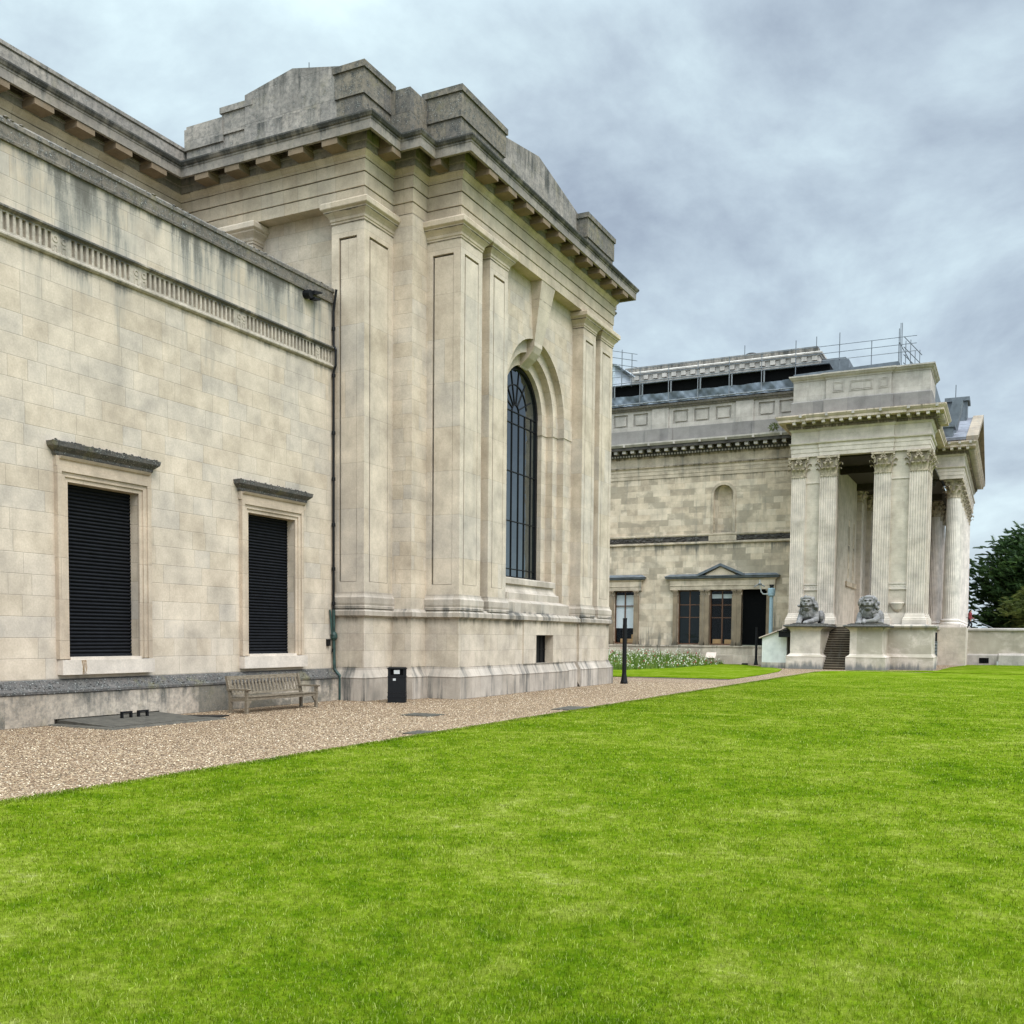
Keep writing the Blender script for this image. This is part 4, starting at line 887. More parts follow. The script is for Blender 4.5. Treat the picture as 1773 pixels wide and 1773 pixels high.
def capital_round(cx, cyy, r, z0, h):
    b = MB(); b.lathe(cx, cyy, [(r*1.06, z0), (r*1.06, z0+.08), (r*.92, z0+.1), (r*.95, z0+h*.6), (r*1.2, z0+h-.16)], 16)
    for zz, hh, n, ph, cu in ((z0+.08, h*.36, 8, 0, .14), (z0+.08, h*.62, 8, .5, .17)):
        for i in range(n):
            a = 2*math.pi*(i+ph)/n; o = (math.cos(a), math.sin(a), 0); leaf(b, (cx+o[0]*r*.95, cyy+o[1]*r*.95, zz), o, None, (-o[1], o[0], 0), hh, r*.62, cu*1.7)
    for i in range(4):
        a = math.pi/4+math.pi/2*i; o = (math.cos(a), math.sin(a), 0); volute(b, (cx+o[0]*r*1.38, cyy+o[1]*r*1.38, z0+h-.33), o, .17)
        leaf(b, (cx+o[0]*r, cyy+o[1]*r, z0+h*.5), o, None, (-o[1], o[0], 0), h*.36, r*.5, .2)
        a = math.pi/2*i; b.ball((cx+math.cos(a)*r*1.2, cyy+math.sin(a)*r*1.2, z0+h-.12), .11, 8)
    q = r*1.42
    ab = []
    for i in range(4):
        a = math.pi/4+math.pi/2*i; ab += [(cx+q*1.35*math.cos(a-.09), cyy+q*1.35*math.sin(a-.09)), (cx+q*1.35*math.cos(a+.09), cyy+q*1.35*math.sin(a+.09)), (cx+q*.86*math.cos(a+math.pi/4), cyy+q*.86*math.sin(a+math.pi/4))]
    b.prism(ab, z0+h-.16, z0+h-.02); return b
ZC0, ZC1 = 14.05, 15.55
PILX = [(-14.93, -13.90), (-12.88, -11.72), (-9.10, -7.94), (-6.72, -5.56)]
for i, (x0, x1) in enumerate(PILX):
    b = MB(); b.prism(fluted_plan(x0, x1, YP, YP+.5), 4.02, ZC0); sh = obj('pilaster', b, M_PAV, mus)
    b = MB(); pr = [(.0, 4.02), (.04, 4.0), (.05, 3.9), (.10, 3.86), (.10, 3.76), (.17, 3.70), (.18, 3.58), (.22, 3.56), (.22, PZ), (-.2, PZ)]
    b.sweep([(x0, YP+.5), (x0, YP), (x1, YP), (x1, YP+.5)], pr); obj('pilaster_base', b, M_PAV, sh)
    obj('pilaster_capital', capital_sq(x0, x1, YP, YP+.5, ZC0, ZC1-ZC0), M_CAP, sh)
for k in (76.6, 78.2):                                # pilasters on the pavilion's outer return
    b = MB(); b.prism([(y_, -x_) if False else (-(p[1]-YP)+XE, p[0]) for p in fluted_plan(k, k+1.0, YP, YP+.4)], 4.02, ZC0); sh = obj('pilaster', b, M_PAV, mus)
    c = MB(); cs = capital_sq(k, k+1.0, YP, YP+.4, ZC0, ZC1-ZC0); c.add([(-(v[1]-YP)+XE, v[0], v[2]) for v in cs.v], cs.f); obj('pilaster_capital', c, M_CAP, sh)
    b = MB(); b.sweep([(XE-.4, k), (XE, k), (XE, k+1.), (XE-.4, k+1.)], pr); obj('pilaster_base', b, M_PAV, sh)
b = MB()
for x0, x1, y1 in ((-14.85, -11.80, 77.6), (-9.02, -5.62, 79.3)):
    b.box(x0, x1, YP+.22, y1, PZ, 15.6)
b.box(-15., -12.6, 77.6, 81.05, PZ, 15.6)
pw = obj('pavilion_wall', b, M_PAVW, mus)
for x0, x1 in ((-13.88, -12.90), (-7.92, -6.74)):
    b = MB(); b.box(x0, x1, YP+.17, YP+.23, 13.6, 13.7); obj('moulding', b, M_PAV, pw)
    b = MB(); b.box(x0, x1, YP+.1, YP+.23, 3.9, 4.05); b.box(x0, x1, YP+.05, YP+.23, PZ, 3.9); obj('wall_base', b, M_PAV, pw)
    b = MB(); b.box(x0, x1, YP+.14, YP+.23, 5.72, 5.80); b.box(x0, x1, YP+.14, YP+.23, 6.12, 6.22); b.box(x0, x1, YP+.19, YP+.23, 5.80, 6.12)
    nn = 5
    for i in range(nn): c = x0+(x1-x0)*(i+.5)/nn; b.ball((c, YP+.21, 5.96), (.07, .04, .10), 8)
    obj('carved_band', b, M_PAV, pw)
# carved shell half-bowl low down between the right pair of pilasters
b = MB(); b.lathe(-7.33, YP+.24, [(.10, 4.1), (.32, 4.3), (.46, 4.6), (.52, 4.72), (.50, 4.78)], 20); obj('carved_bowl', b, M_PAV, pw)
# --- inner colonnade: back wall, niches, ceiling, rear columns
b = MB(); b.box(-13.2, -12.3, 81.05, 128, PZ, 15.6)
bw_ = obj('portico_back_wall', b, M_PAVW, mus)
b = MB()
for y0 in (86.6, 89.4):
    aa_ = [(y0+.5+.5*math.cos(math.pi*i/10), 11.6+.5*math.sin(math.pi*i/10)) for i in range(11)]
    b.add([(-12.29, y, z) for y, z in aa_]+[(-12.29, y0, 7.2), (-12.29, y0+1., 7.2)], [tuple(range(13))])
obj('blind_arch', b, M_OLD, bw_)
b = MB(); b.box(-12.3, -12.15, 85.6, 91.3, 6.5, 6.9); obj('wall_band', b, M_OLDT, bw_)
for y0 in (91.6, 98.0, 104.5, 111.0):
    b = MB(); b.box(-12.31, -11.9, y0, y0+1.2, PZ, ZC0); sh = obj('pilaster', b, M_PAV, mus)
    c = MB(); cs = capital_sq(y0, y0+1.2, 0, .4, ZC0, ZC1-ZC0); c.add([(-11.9-v[1], v[0], v[2]) for v in cs.v], cs.f); obj('pilaster_capital', c, M_CAP, sh)
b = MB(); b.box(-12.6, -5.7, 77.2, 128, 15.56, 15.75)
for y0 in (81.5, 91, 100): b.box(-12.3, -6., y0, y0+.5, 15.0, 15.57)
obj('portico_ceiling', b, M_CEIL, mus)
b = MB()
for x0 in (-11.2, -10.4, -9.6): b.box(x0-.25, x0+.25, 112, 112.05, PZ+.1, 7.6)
b.box(-12.2, -9.3, 100.4, 100.8, PZ, 15.5); b.box(-12.2, -7.5, 124, 124.4, PZ, 15.5); obj('far_wall_shade_panel', b, M_CEIL, mus)  # nearer panel is a dark sheet for the shaded recess; end wall behind
def column(cx, cyy, r, m, flutes=24):
    pts = []
    for i in range(flutes):
        a0 = 2*math.pi*i/flutes; da = 2*math.pi/flutes
        pts += [(1., a0), (.965, a0+da*.3), (.945, a0+da*.5), (.965, a0+da*.7)]
    b = MB(); vs = []; nz = 7
    for k in range(nz+1):
        z = 4.0+(ZC0-4.0)*k/nz; rk = r*(1-.15*(k/nz)**1.8)
        vs += [(cx+rk*q*math.cos(a), cyy+rk*q*math.sin(a), z) for q, a in pts]
    n = len(pts); b.add(vs, [(k*n+i, k*n+(i+1) % n, (k+1)*n+(i+1) % n, (k+1)*n+i) for k in range(nz) for i in range(n)])
    c = obj('column', b, m, mus, (cx, cyy, 0))
    b = MB(); q = r*1.36; b.box(cx-q, cx+q, cyy-q, cyy+q, PZ, PZ+.24); b.lathe(cx, cyy, [(q, PZ+.24), (q*1.02, PZ+.32), (q*.98, PZ+.4), (q*.88, PZ+.44), (q*.86, PZ+.5), (q*.92, PZ+.56), (q*.9, PZ+.64), (r, PZ+.72), (r, 4.02)], 24)
    obj('column_base', b, m, c, (cx, cyy, 0)); obj('column_capital', capital_round(cx, cyy, r*.85, ZC0, ZC1-ZC0), M_CAP, c, (cx, cyy, 0)); return c
XQ, YQ = -4.62, 92.0
c0 = column(XQ, YQ, .62, M_COLW)
for k in range(1, 8): dup(c0, mus, (0, 3.15*k, 0))
for k in (4.6, 5.7, 7.1): dup(c0, mus, (-2.35, 3.15*k-1, 0))
# --- pavilion entablature with the centre bay broken forward
def ent_prof(d=0.):
    return [(-.6, 15.56), (d, 15.56), (d, 15.84), (d+.03, 15.85), (d+.03, 16.16), (d+.06, 16.17), (d+.06, 16.42), (d+.16, 16.48), (d+.18, 16.56), (d+.02, 16.58), (d+.02, 17.38), (d+.08, 17.42), (d+.16, 17.52), (d+.16, 17.56), (-.6, 17.56)]
def corn_prof(d=0.):
    return [(-.5, 17.55), (d+.2, 17.56), (d+.2, 17.72), (d+.32, 17.74), (d+.34, 17.80), (d+.36, 18.02), (d+.88, 18.02), (d+.88, 18.2), (d+.92, 18.22), (d+1.04, 18.38), (d+1.04, 18.46), (d+.2, 18.55), (-.5, 18.6)]
PPATH = [(-15., 81), (-15., YP+.06), (-12.95, YP+.06), (-12.95, YP-.08), (-7.85, YP-.08), (-7.85, YP+.06), (XE, YP+.06), (XE, 80.4), (-6.2, 80.4), (-6.2, 91), (-3.9, 91), (-3.9, 115.5), (-6.2, 115.5), (-6.2, 128)]
b = MB(); b.sweep(PPATH, ent_prof()); obj('architrave', b, M_PAV, mus)
b = MB(); b.sweep(PPATH, corn_prof()); pc = obj('cornice', b, M_PAVC, mus)
b = MB(); d_ = MB()
for x0, x1, y in ((-14.7, -13.3, YP+.06), (-12.6, -8.2, YP-.08), (-7.5, XE+.5, YP+.06), (-5.4, -3.6, 91.)):
    modillions(b, x0, x1, y-.35, 17.82, 18.03, .62, .22, .48); modillions(d_, x0, x1, y-.2, 17.57, 17.70, .22, .12, .12)
for y0, y1, X in ((76.5, 80, XE), (91.6, 115, -3.9)):
    n = int((y1-y0)/.62)
    for i in range(n): y = y0+(y1-y0)*i/n; b.box(X+.35, X+.82, y-.11, y+.11, 17.82, 18.03)
    n = int((y1-y0)/.22)
    for i in range(n): y = y0+(y1-y0)*i/n; d_.box(X+.2, X+.32, y-.06, y+.06, 17.57, 17.70)
obj('modillions', b, M_PAV, pc)['kind'] = 'stuff'; obj('dentils', d_, M_PAVC, pc)['kind'] = 'stuff'
b = MB(); modillions(b, -14.2, -5.0, YP-1.0, 18.22, 18.44, 1.84, .18, .16); modillions(b, -5., -3.4, 90., 18.22, 18.44, .8, .18, .16); obj('lion_mask_spouts', b, M_OGREY, pc)['kind'] = 'stuff'
# --- pavilion attic
AP = [(-15.05, 81), (-15.05, YP), (-12.7, YP), (-12.7, YP-.14), (-8.0, YP-.14), (-8.0, YP), (XE, YP), (XE, 81)]
b = MB(); b.sweep(AP, [(-.4, 18.5), (.03, 18.5), (.03, 19.55), (-.06, 19.62), (-.4, 19.62)]); obj('attic_plinth', b, M_OBASE, mus)
b = MB(); b.sweep(AP, [(-.1, 19.60), (-.1, 21.05), (-.4, 21.05)], caps=False)
for x0, x1 in ((-12.15, -11.35), (-10.95, -9.35), (-8.95, -8.3)):
    for q, w in ((.0, .05), (.1, .04)):
        b.box(x0+q, x1-q, YP-.07, YP-.03, 20.08+q, 20.08+q+w); b.box(x0+q, x1-q, YP-.07, YP-.03, 20.82-q-w, 20.82-q); b.box(x0+q, x0+q+w, YP-.069, YP-.03, 20.08+q+w, 20.82-q-w); b.box(x1-q-w, x1-q, YP-.069, YP-.03, 20.08+q+w, 20.82-q-w)
obj('attic', b, M_OGREY, mus)
b = MB(); b.sweep(AP, [(-.3, 21.04), (-.06, 21.06), (-.04, 21.16), (.08, 21.24), (.14, 21.34), (.2, 21.38), (.2, 21.48), (-.4, 21.56)]); obj('attic_cornice', b, M_OGREY, mus)
b = MB(); b.box(-14.9, -5.6, 76.3, 90, 18.3, 21.3); b.box(-46, -14.9, 82, 104, 18, 21.4); obj('roof', b, M_LEAD, mus)
# --- portico pediment and slate roof
YR0, YR1 = 90.1, 116.4; YRC = (YR0+YR1)/2; ZR = 22.6
b = MB(); b.prism([(YR0, 18.55), (YRC, ZR), (YR1, 18.55)], -6.0, -3.7, 'x'); obj('pediment', b, M_PEDI, mus)
b = MB()
for ya, yb in ((YR0, YRC), (YR1, YRC)):
    b.prism([(ya, 18.5), (yb, ZR+.02), (yb, ZR+.50), (ya, 18.85)], -3.72, -2.85, 'x'); b.prism([(ya, 18.3), (yb, ZR-.25), (yb, ZR+.03), (ya, 18.52)], -3.73, -3.2, 'x')
obj('raking_cornice', b, M_PEDI, mus)
b = MB()
for ya, yb in ((YR0, YRC), (YR1, YRC)): b.prism([(ya, 18.56), (yb, ZR+.03), (yb, ZR+.35), (ya, 18.78)], -11.8, -3.74, 'x')
obj('slate_roof', b, M_SLATE, mus)
b = MB(); b.box(-7.6, -4.75, 90.6, 92.0, 18.6, 19.75); b.box(-7.75, -4.6, 90.5, 92.1, 19.75, 19.95); obj('lead_box_gutter', b, M_LEAD, mus)
b = MB(); b.box(-5.9, -4.2, 101.2, 103.5, 21.8, 24.1); b.box(-6.1, -4.0, 101., 103.7, 24.1, 24.45)
for i in range(5): b.box(-5.92+.42*i, -5.88+.42*i, 101.15, 101.2, 21.8, 24.1)
obj('lead_roof_vent', b, M_LEAD, mus)
b = MB(); b.prism([(-5.6, 19.6), (-4.7, 19.6), (-4.2, 22.4), (-5.0, 22.4)], 93, 94.5, 'y'); obj('roof_flashing', b, M_LEAD, mus)
b = MB(); b.tube([(-5.2, 101.5, 24.4), (-5.2, 101.5, 25.7)], .03, 5); obj('lightning_rod', b, M_IRON, mus)
# --- rooftop lantern behind the scaffold
YL = 86.
b = MB(); LP_ = [(-31.9, 100), (-31.9, YL), (-14.9, YL), (-14.9, 100)]
b.sweep(LP_, [(0, 23.0), (0, 25.08), (.05, 25.1), (.05, 25.55), (.12, 25.57), (.16, 25.68), (.28, 25.72), (.3, 25.84), (.10, 25.95), (-.02, 25.95)]); b.box(-31.9, -14.9, YL+.05, 100, 22.5, 24.8); ln_ = obj('roof_lantern', b, M_LANT, mus)
b = MB(); modillions(b, -31.6, -15.2, YL-.04, 25.2, 25.55, .86, .42, .16); obj('brackets', b, M_LANT, ln_)['kind'] = 'stuff'
b = MB(); b.box(-31.9, -15.0, YL+.0, YL+1, 25.93, 26.38); obj('lantern_parapet', b, M_ATTIC, ln_)
b = MB(); b.box(-16, -12.6, YL+.6, 95, 24.0, 25.2); b.box(-14.8, -12.9, YL+1, 95, 25.2, 25.5); obj('lead_roof', b, M_LEAD, ln_)
b = MB(); b.tube([(-21.2, YL+.5, 26.3), (-21.2, YL+.5, 27.3)], .025, 5); b.tube([(-15.2, YL+.5, 26.3), (-15.2, YL+.5, 27.3)], .025, 5); obj('lightning_rod', b, M_IRON, ln_)
b = MB(); b.ball((-20.6, YL+.4, 26.4), (.5, .4, .18), 12); obj('roof_vent', b, M_IRON, ln_)
# ================================================================== OBJECTS
def soft(o, voxel=.03, it=4):
    m = o.modifiers.new('r', 'REMESH'); m.mode = 'VOXEL'; m.voxel_size = voxel; m.use_smooth_shade = True
    k = o.modifiers.new('s', 'SMOOTH'); k.iterations = it; k.factor = .5; return o
def limb(b, pts, rads, n=8):
    for (p, q), (ra, rb_) in zip(zip(pts, pts[1:]), zip(rads, rads[1:])):
        P, Q = Vector(p), Vector(q); k = max(2, int((Q-P).length/(min(ra, rb_)*.45)))
        for i in range(k+1):
            f_ = i/k; b.ball(P.lerp(Q, f_), ra+(rb_-ra)*f_, n)
# --- bench
bench = thing('park_bench', 'weathered grey teak bench with slatted back under the second shuttered window', 'bench', (-18.15, 21.6, 0))
BY0, BY1, BXF, BXB = 20.12, 23.12, -17.86, -18.48
for y0 in (BY0, BY1-.075):
    b = MB(); b.box(BXF-.075, BXF, y0, y0+.075, 0, .60); obj('leg', b, M_WOOD, bench)
    b = MB(); b.prism([(BXB, 0), (BXB+.075, 0), (BXB+.075, .42), (BXB-.06, .97), (BXB-.135, .97), (BXB, .42)], y0, y0+.075, 'y'); obj('leg', b, M_WOOD, bench)
    b = MB(); b.prism([(BXB-.06, .60), (BXF+.04, .602), (BXF+.07, .635), (BXF+.04, .655), (BXB-.06, .645)], y0-.02, y0+.10, 'y'); obj('armrest', b, M_WOOD, bench)
    b = MB(); b.prism([(BXB+.075, .30), (BXF-.075, .33), (BXF-.075, .42), (BXB+.075, .385)], y0+.012, y0+.06, 'y'); obj('side_rail', b, M_WOOD, bench)
b = MB()
for i in range(5): x0 = BXB+.05+i*.118; z = .395+.03*(abs(i-1.6)/2.4)**2; b.box(x0, x0+.10, BY0+.08, BY1-.08, z, z+.025)
obj('seat', b, M_WOOD, bench)['kind'] = 'stuff'
b = MB(); b.box(BXF-.06, BXF-.02, BY0+.075, BY1-.075, .34, .42)
for y0, sg in ((BY0+.075, 1), (BY1-.075, -1)): b.prism([(y0, .20), (y0+sg*.05, .20), (y0+sg*.16, .34), (y0, .34)], BXF-.058, BXF-.022, 'x')
obj('apron', b, M_WOOD, bench)
def leanx(z): return BXB+.04-(z-.42)*.245
b = MB(); b.prism([(leanx(.87), .87), (leanx(.97), .97), (leanx(.97)-.045, .97), (leanx(.87)-.045, .87)], BY0+.075, BY1-.075, 'y'); b.prism([(leanx(.47), .47), (leanx(.53), .53), (leanx(.53)-.04, .53), (leanx(.47)-.04, .47)], BY0+.075, BY1-.075, 'y')
obj('back_rail', b, M_WOOD, bench)
s0 = None; ns = 20
for i in range(ns):
    yc = BY0+.16+(BY1-BY0-.32)*i/(ns-1)
    if s0 is None:
        b = MB(); b.prism([(leanx(.52)-.008, .52), (leanx(.88)-.008, .88), (leanx(.88)-.03, .88), (leanx(.52)-.03, .52)], yc-.035, yc+.035, 'y'); s0 = obj('back_slat', b, M_WOOD, bench); y_0 = yc
    else: dup(s0, bench, (0, yc-y_0, 0))
# --- litter bin
binx, biny = -17.15, 26.2
lb_ = thing('litter_bin', 'black freestanding litter bin with flat lid beside the corner pilaster', 'litter bin', (binx, biny, 0))
def rot_mb(b, c, ang):
    ca, sa = math.cos(ang), math.sin(ang); b.v = [(c[0]+(x*ca-y*sa), c[1]+(x*sa+y*ca), z) for x, y, z in b.v]; return b
ANG = math.radians(30)
def binp(name, fn, m, par=lb_):
    b = MB(); fn(b); return obj(name, rot_mb(b, (binx, biny), ANG), m, par)
def _body(b):
    for z0, z1, w0 in ((0, .16, .285), (.16, .20, .295), (.20, .30, .282), (.30, .33, .29), (.33, .80, .278), (.80, .83, .288)): b.box(-w0, w0, -w0, w0, z0, z1)
    for sx in (-1, 1):
        for sy_ in (-1, 1): b.box(*sorted((sx*.275, sx*.20)), *sorted((sy_*.275, sy_*.20)), .83, 1.05)
    b.box(-.2, .2, -.27, .27, .83, .86)
binp('body', _body, M_IRON)
binp('lid', lambda b: (b.box(-.30, .30, -.30, .30, 1.05, 1.075), b.prism([(-.27, -.27), (.27, -.27), (.27, .27), (-.27, .27)], 1.075, 1.10)), M_IRON)
binp('liner', lambda b: b.box(-.24, .24, -.24, .24, .86, 1.05), M_BLACK)
binp('notice', lambda b: b.box(-.09, .09, -.283, -.281, .90, 1.02), M_LABEL)
binp('sticker', lambda b: b.box(-.12, -.03, -.2815, -.279, .69, .76), M_LABEL)
# --- tall black posts
def post(x, y, h, lab):
    r = thing('bollard_light', lab, 'lamp post', (x, y, 0), 'slim black light posts beside the path')
    b = MB(); b.lathe(x, y, [(.165, 0), (.165, .10), (.15, .14), (.105, .42), (.098, .5), (.098, h-.30), (.0, h-.30)], 16); obj('shaft', b, M_IRON, r)
    b = MB(); b.lathe(x, y, [(.09, h-.30), (.09, h-.06), (.0, h-.06)], 16); obj('lens', b, M_IRON, r)
    b = MB(); b.lathe(x, y, [(.10, h-.06), (.10, h-.01), (.085, h), (.0, h)], 16); obj('cap', b, M_IRON, r)
post(-15.6, 42.5, 2.97, 'tall slim black post at the path edge by the corner of the tall block')
post(-18.05, 79.4, 3.0, 'smaller looking black post in front of the dark shutter beside the white shed')
# --- downpipe, camera and box on the wing
dp = thing('downpipe', 'thin black downpipe with green stains in the corner where wing meets pilaster', 'downpipe', (-19.40, 25.99, 0))
b = MB(); b.tube([(-19.30, 25.93, 12.95), (-19.42, 25.95, 12.3), (-19.42, 25.95, 11.25), (-19.34, 25.95, 11.1), (-19.34, 25.95, 10.6), (-19.42, 25.95, 10.4), (-19.42, 25.95, 2.9)], .04, 10); obj('upper_pipe', b, M_IRON, dp)
b = MB(); b.tube([(-19.42, 25.95, 2.9), (-19.40, 25.95, 1.55)], .055, 10); b.ball((-19.40, 25.95, 2.05), (.12, .11, .16), 10); b.tube([(-19.45, 25.80, 2.9), (-19.40, 25.84, 2.1), (-19.40, 25.95, 2.0)], .028, 8); obj('junction', b, M_GREENP, dp)
b = MB(); b.tube([(-19.40, 25.95, 1.55), (-19.38, 25.95, 1.0), (-19.18, 25.97, .78), (-19.18, 25.97, .02)], .05, 10); obj('lower_pipe', b, M_GREENP, dp)
for z in (11.75, 10.3, 8.5, 7.05, 5.6, 4.2, 3.1, 1.6):
    b = MB(); b.lathe(-19.42, 25.95, [(.04, z-.06), (.06, z-.05), (.06, z+.05), (.04, z+.06)], 10); obj('collar', b, M_IRON, dp)
cw = thing('security_camera', 'small dark camera with hood fixed high on the wing wall below the coping', 'camera', (-19.5, 24.6, 12.4))
b = MB(); b.tube([(-19.5, 24.62, 12.42), (-19.28, 24.64, 12.42)], .13, 12); obj('body', b, M_IRON, cw)
b = MB(); b.prism([(24.74, 12.44), (25.12, 12.56), (25.1, 12.60), (24.74, 12.55)], -19.42, -19.22, 'x'); b.prism([(24.74, 12.28), (25.05, 12.34), (25.04, 12.38), (24.74, 12.35)], -19.42, -19.22, 'x'); obj('hood', b, M_IRON, cw)
b = MB(); b.tube([(-19.55, 24.60, 12.42), (-19.5, 24.60, 12.42)], .09, 10); obj('bracket', b, M_IRON, cw)
bx_ = thing('alarm_box', 'little black box on the wall left of the downpipe near the ground', 'wall box', (-19.5, 25.72, 1.78))
b = MB(); b.box(-19.5, -19.41, 25.66, 25.79, 1.74, 1.93); obj('case', b, M_IRON, bx_)
b = MB(); b.box(-19.5, -19.39, 25.655, 25.795, 1.93, 1.96); obj('lid', b, M_IRON, bx_)
# --- cellar hatch and drain covers
ht = thing('cellar_hatch', 'low sloping grey boarded hatch with two black handles against the wing plinth', 'hatch', (-18.3, 16.8, 0))
b = MB(); b.prism([(-19.3, .0), (-17.55, .0), (-17.55, .035), (-19.3, .115)], 15.45, 18.4, 'y'); obj('cover', b, M_HATCH, ht)
b = MB(); b.sweep([(-19.24, 15.2), (-17.25, 15.2), (-17.25, 18.65), (-19.24, 18.65)], [(-.25, .03), (.0, .03), (.03, .0)]); obj('kerb', b, M_HATCH, ht)
for y0 in (16.75, 17.25):
    b = MB(); xq = -18.7; b.box(xq-.03, xq+.03, y0, y0+.05, .08, .20); b.box(xq-.03, xq+.03, y0+.27, y0+.32, .08, .20); b.box(xq-.03, xq+.03, y0, y0+.32, .195, .24); obj('handle', b, M_IRON, ht)
b = MB(); b.prism([(-18.9, 18.6), (-18.0, 18.5), (-17.6, 18.9), (-17.8, 19.4)], .006, .03); tag(obj('pit_opening_slab', b, M_IRON, None, (-18.1, 18.8, 0)), 'black slab standing in for the dark open pit right of the cellar hatch', 'mat')  # black slab added in place of the dark pit opening
def cover(x, y, a, c, ang, lab):
    b = MB(); b.box(-a, a, -c, c, -.02, .022)
    for i in range(6): b.box(-a+.06+i*(2*a-.12)/6, -a+.06+(i+.55)*(2*a-.12)/6, -c+.05, c-.05, .022, .028)
    rot_mb(b, (x, y), ang); tag(obj('drain_cover', b, M_HATCH, None, (x, y, 0)), lab, 'drain cover', 'drain covers in the gravel')
cover(-11.35, 26.75, .45, .72, .05, 'dark drain cover at the lawn edge, farthest along the gravel path')
cover(-13.8, 22.3, .45, .4, .05, 'grey drain cover in mid gravel in front of the litter bin')
cover(-11.2, 18.2, .35, .35, .05, 'drain cover touching the lawn edge, nearest the viewer')
b = MB(); b.box(-.12, .12, -.25, .25, 0, .10); b.box(-.10, .10, -.22, .22, .10, .13); rot_mb(b, (-18.9, 79.3), 1.57); tag(obj('ground_box', b, M_IRON, None, (-18.9, 79.3, 0)), 'tiny black box on the ground beside the far black post', 'box')
# --- white lean-to shed, floodlight, camera mast, sign
sh_ = thing('lean_to_shed', 'white boarded lean-to shed with sloping roof beside the left lion pedestal', 'shed', (-15.2, 73.5, 0))
b = MB(); b.prism([(-16.05, .4), (-14.3, .4), (-14.3, 2.86), (-16.05, 2.18)], 72.45, 76, 'y')
for i in range(14): x = -16.05+1.75*(i+.5)/14; b.box(x-.052, x+.052, 72.43, 72.45, .4, 2.15+.39*(x+16.05))
obj('boards', b, M_WHITEP, sh_)
b = MB(); b.prism([(-16.25, 2.13), (-14.2, 2.93), (-14.2, 3.0), (-16.25, 2.2)], 72.25, 76.2, 'y'); obj('roof', b, M_SIGN, sh_)
b = MB(); b.box(-16.1, -14.25, 72.42, 76.02, 0, .4); obj('base', b, M_PED, sh_)
fl_ = thing('floodlight', 'black floodlight box hanging at the shed roof end by the left pedestal', 'floodlight', (-14.4, 72.1, 2.2))
b = MB(); b.box(-14.75, -13.95, 71.75, 72.05, 2.22, 2.62); obj('housing', b, M_IRON, fl_)
b = MB(); b.prism([(-14.85, 2.62), (-13.95, 2.64), (-13.95, 2.70), (-14.85, 2.68)], 71.65, 72.1, 'y'); b.box(-14.5, -14.2, 72.0, 72.42, 2.66, 2.74); obj('cowl', b, M_IRON, fl_)
ms = thing('camera_mast', 'pale blue grey pole with bracketed camera beside the dark shutter', 'camera pole', (-16.9, 79.2, 0))
b = MB(); b.lathe(-16.9, 79.2, [(.16, 0), (.15, 5.5), (.0, 5.5)], 16); obj('pole', b, M_BLUEG, ms)
b = MB(); b.lathe(-16.9, 79.2, [(.17, 5.42), (.27, 5.5), (.27, 5.62), (.29, 5.64), (.29, 6.02), (.25, 6.08), (.0, 6.1)], 18); obj('drum', b, M_BLUEG, ms)
b = MB(); b.box(-17.02, -16.78, 79.05, 79.35, 6.1, 6.22); b.box(-17.06, -16.74, 79.1, 79.3, 6.22, 6.36); obj('lamp_head', b, M_IRON, ms)
b = MB(); b.tube([(-17.1, 79.2, 5.62), (-17.55, 79.15, 5.62), (-17.68, 79.1, 5.8), (-17.78, 79.0, 6.3), (-17.78, 79., 6.75)], .05, 8); obj('bracket_arm', b, M_LABEL, ms)
b = MB(); b.tube([(-18.2, 78.9, 6.18), (-18.0, 78.95, 6.32), (-17.78, 79., 6.36), (-17.55, 79., 6.3), (-17.4, 79., 6.2)], .045, 8); b.ball((-17.78, 79., 6.4), (.16, .16, .1), 10); obj('camera_cluster', b, M_STEEL, ms)
sg_ = thing('information_lectern', 'pale pink information lectern at the right end of the flower bed', 'sign', (-21.2, 77.6, 0))
b = MB(); b.prism([(77.5, .55), (77.95, .98), (77.99, .94), (77.54, .51)], -21.65, -20.85, 'x'); obj('panel', b, M_SIGN, sg_)
b = MB(); b.box(-21.5, -21.0, 77.65, 77.95, 0, .60); obj('stand', b, M_SIGN, sg_)
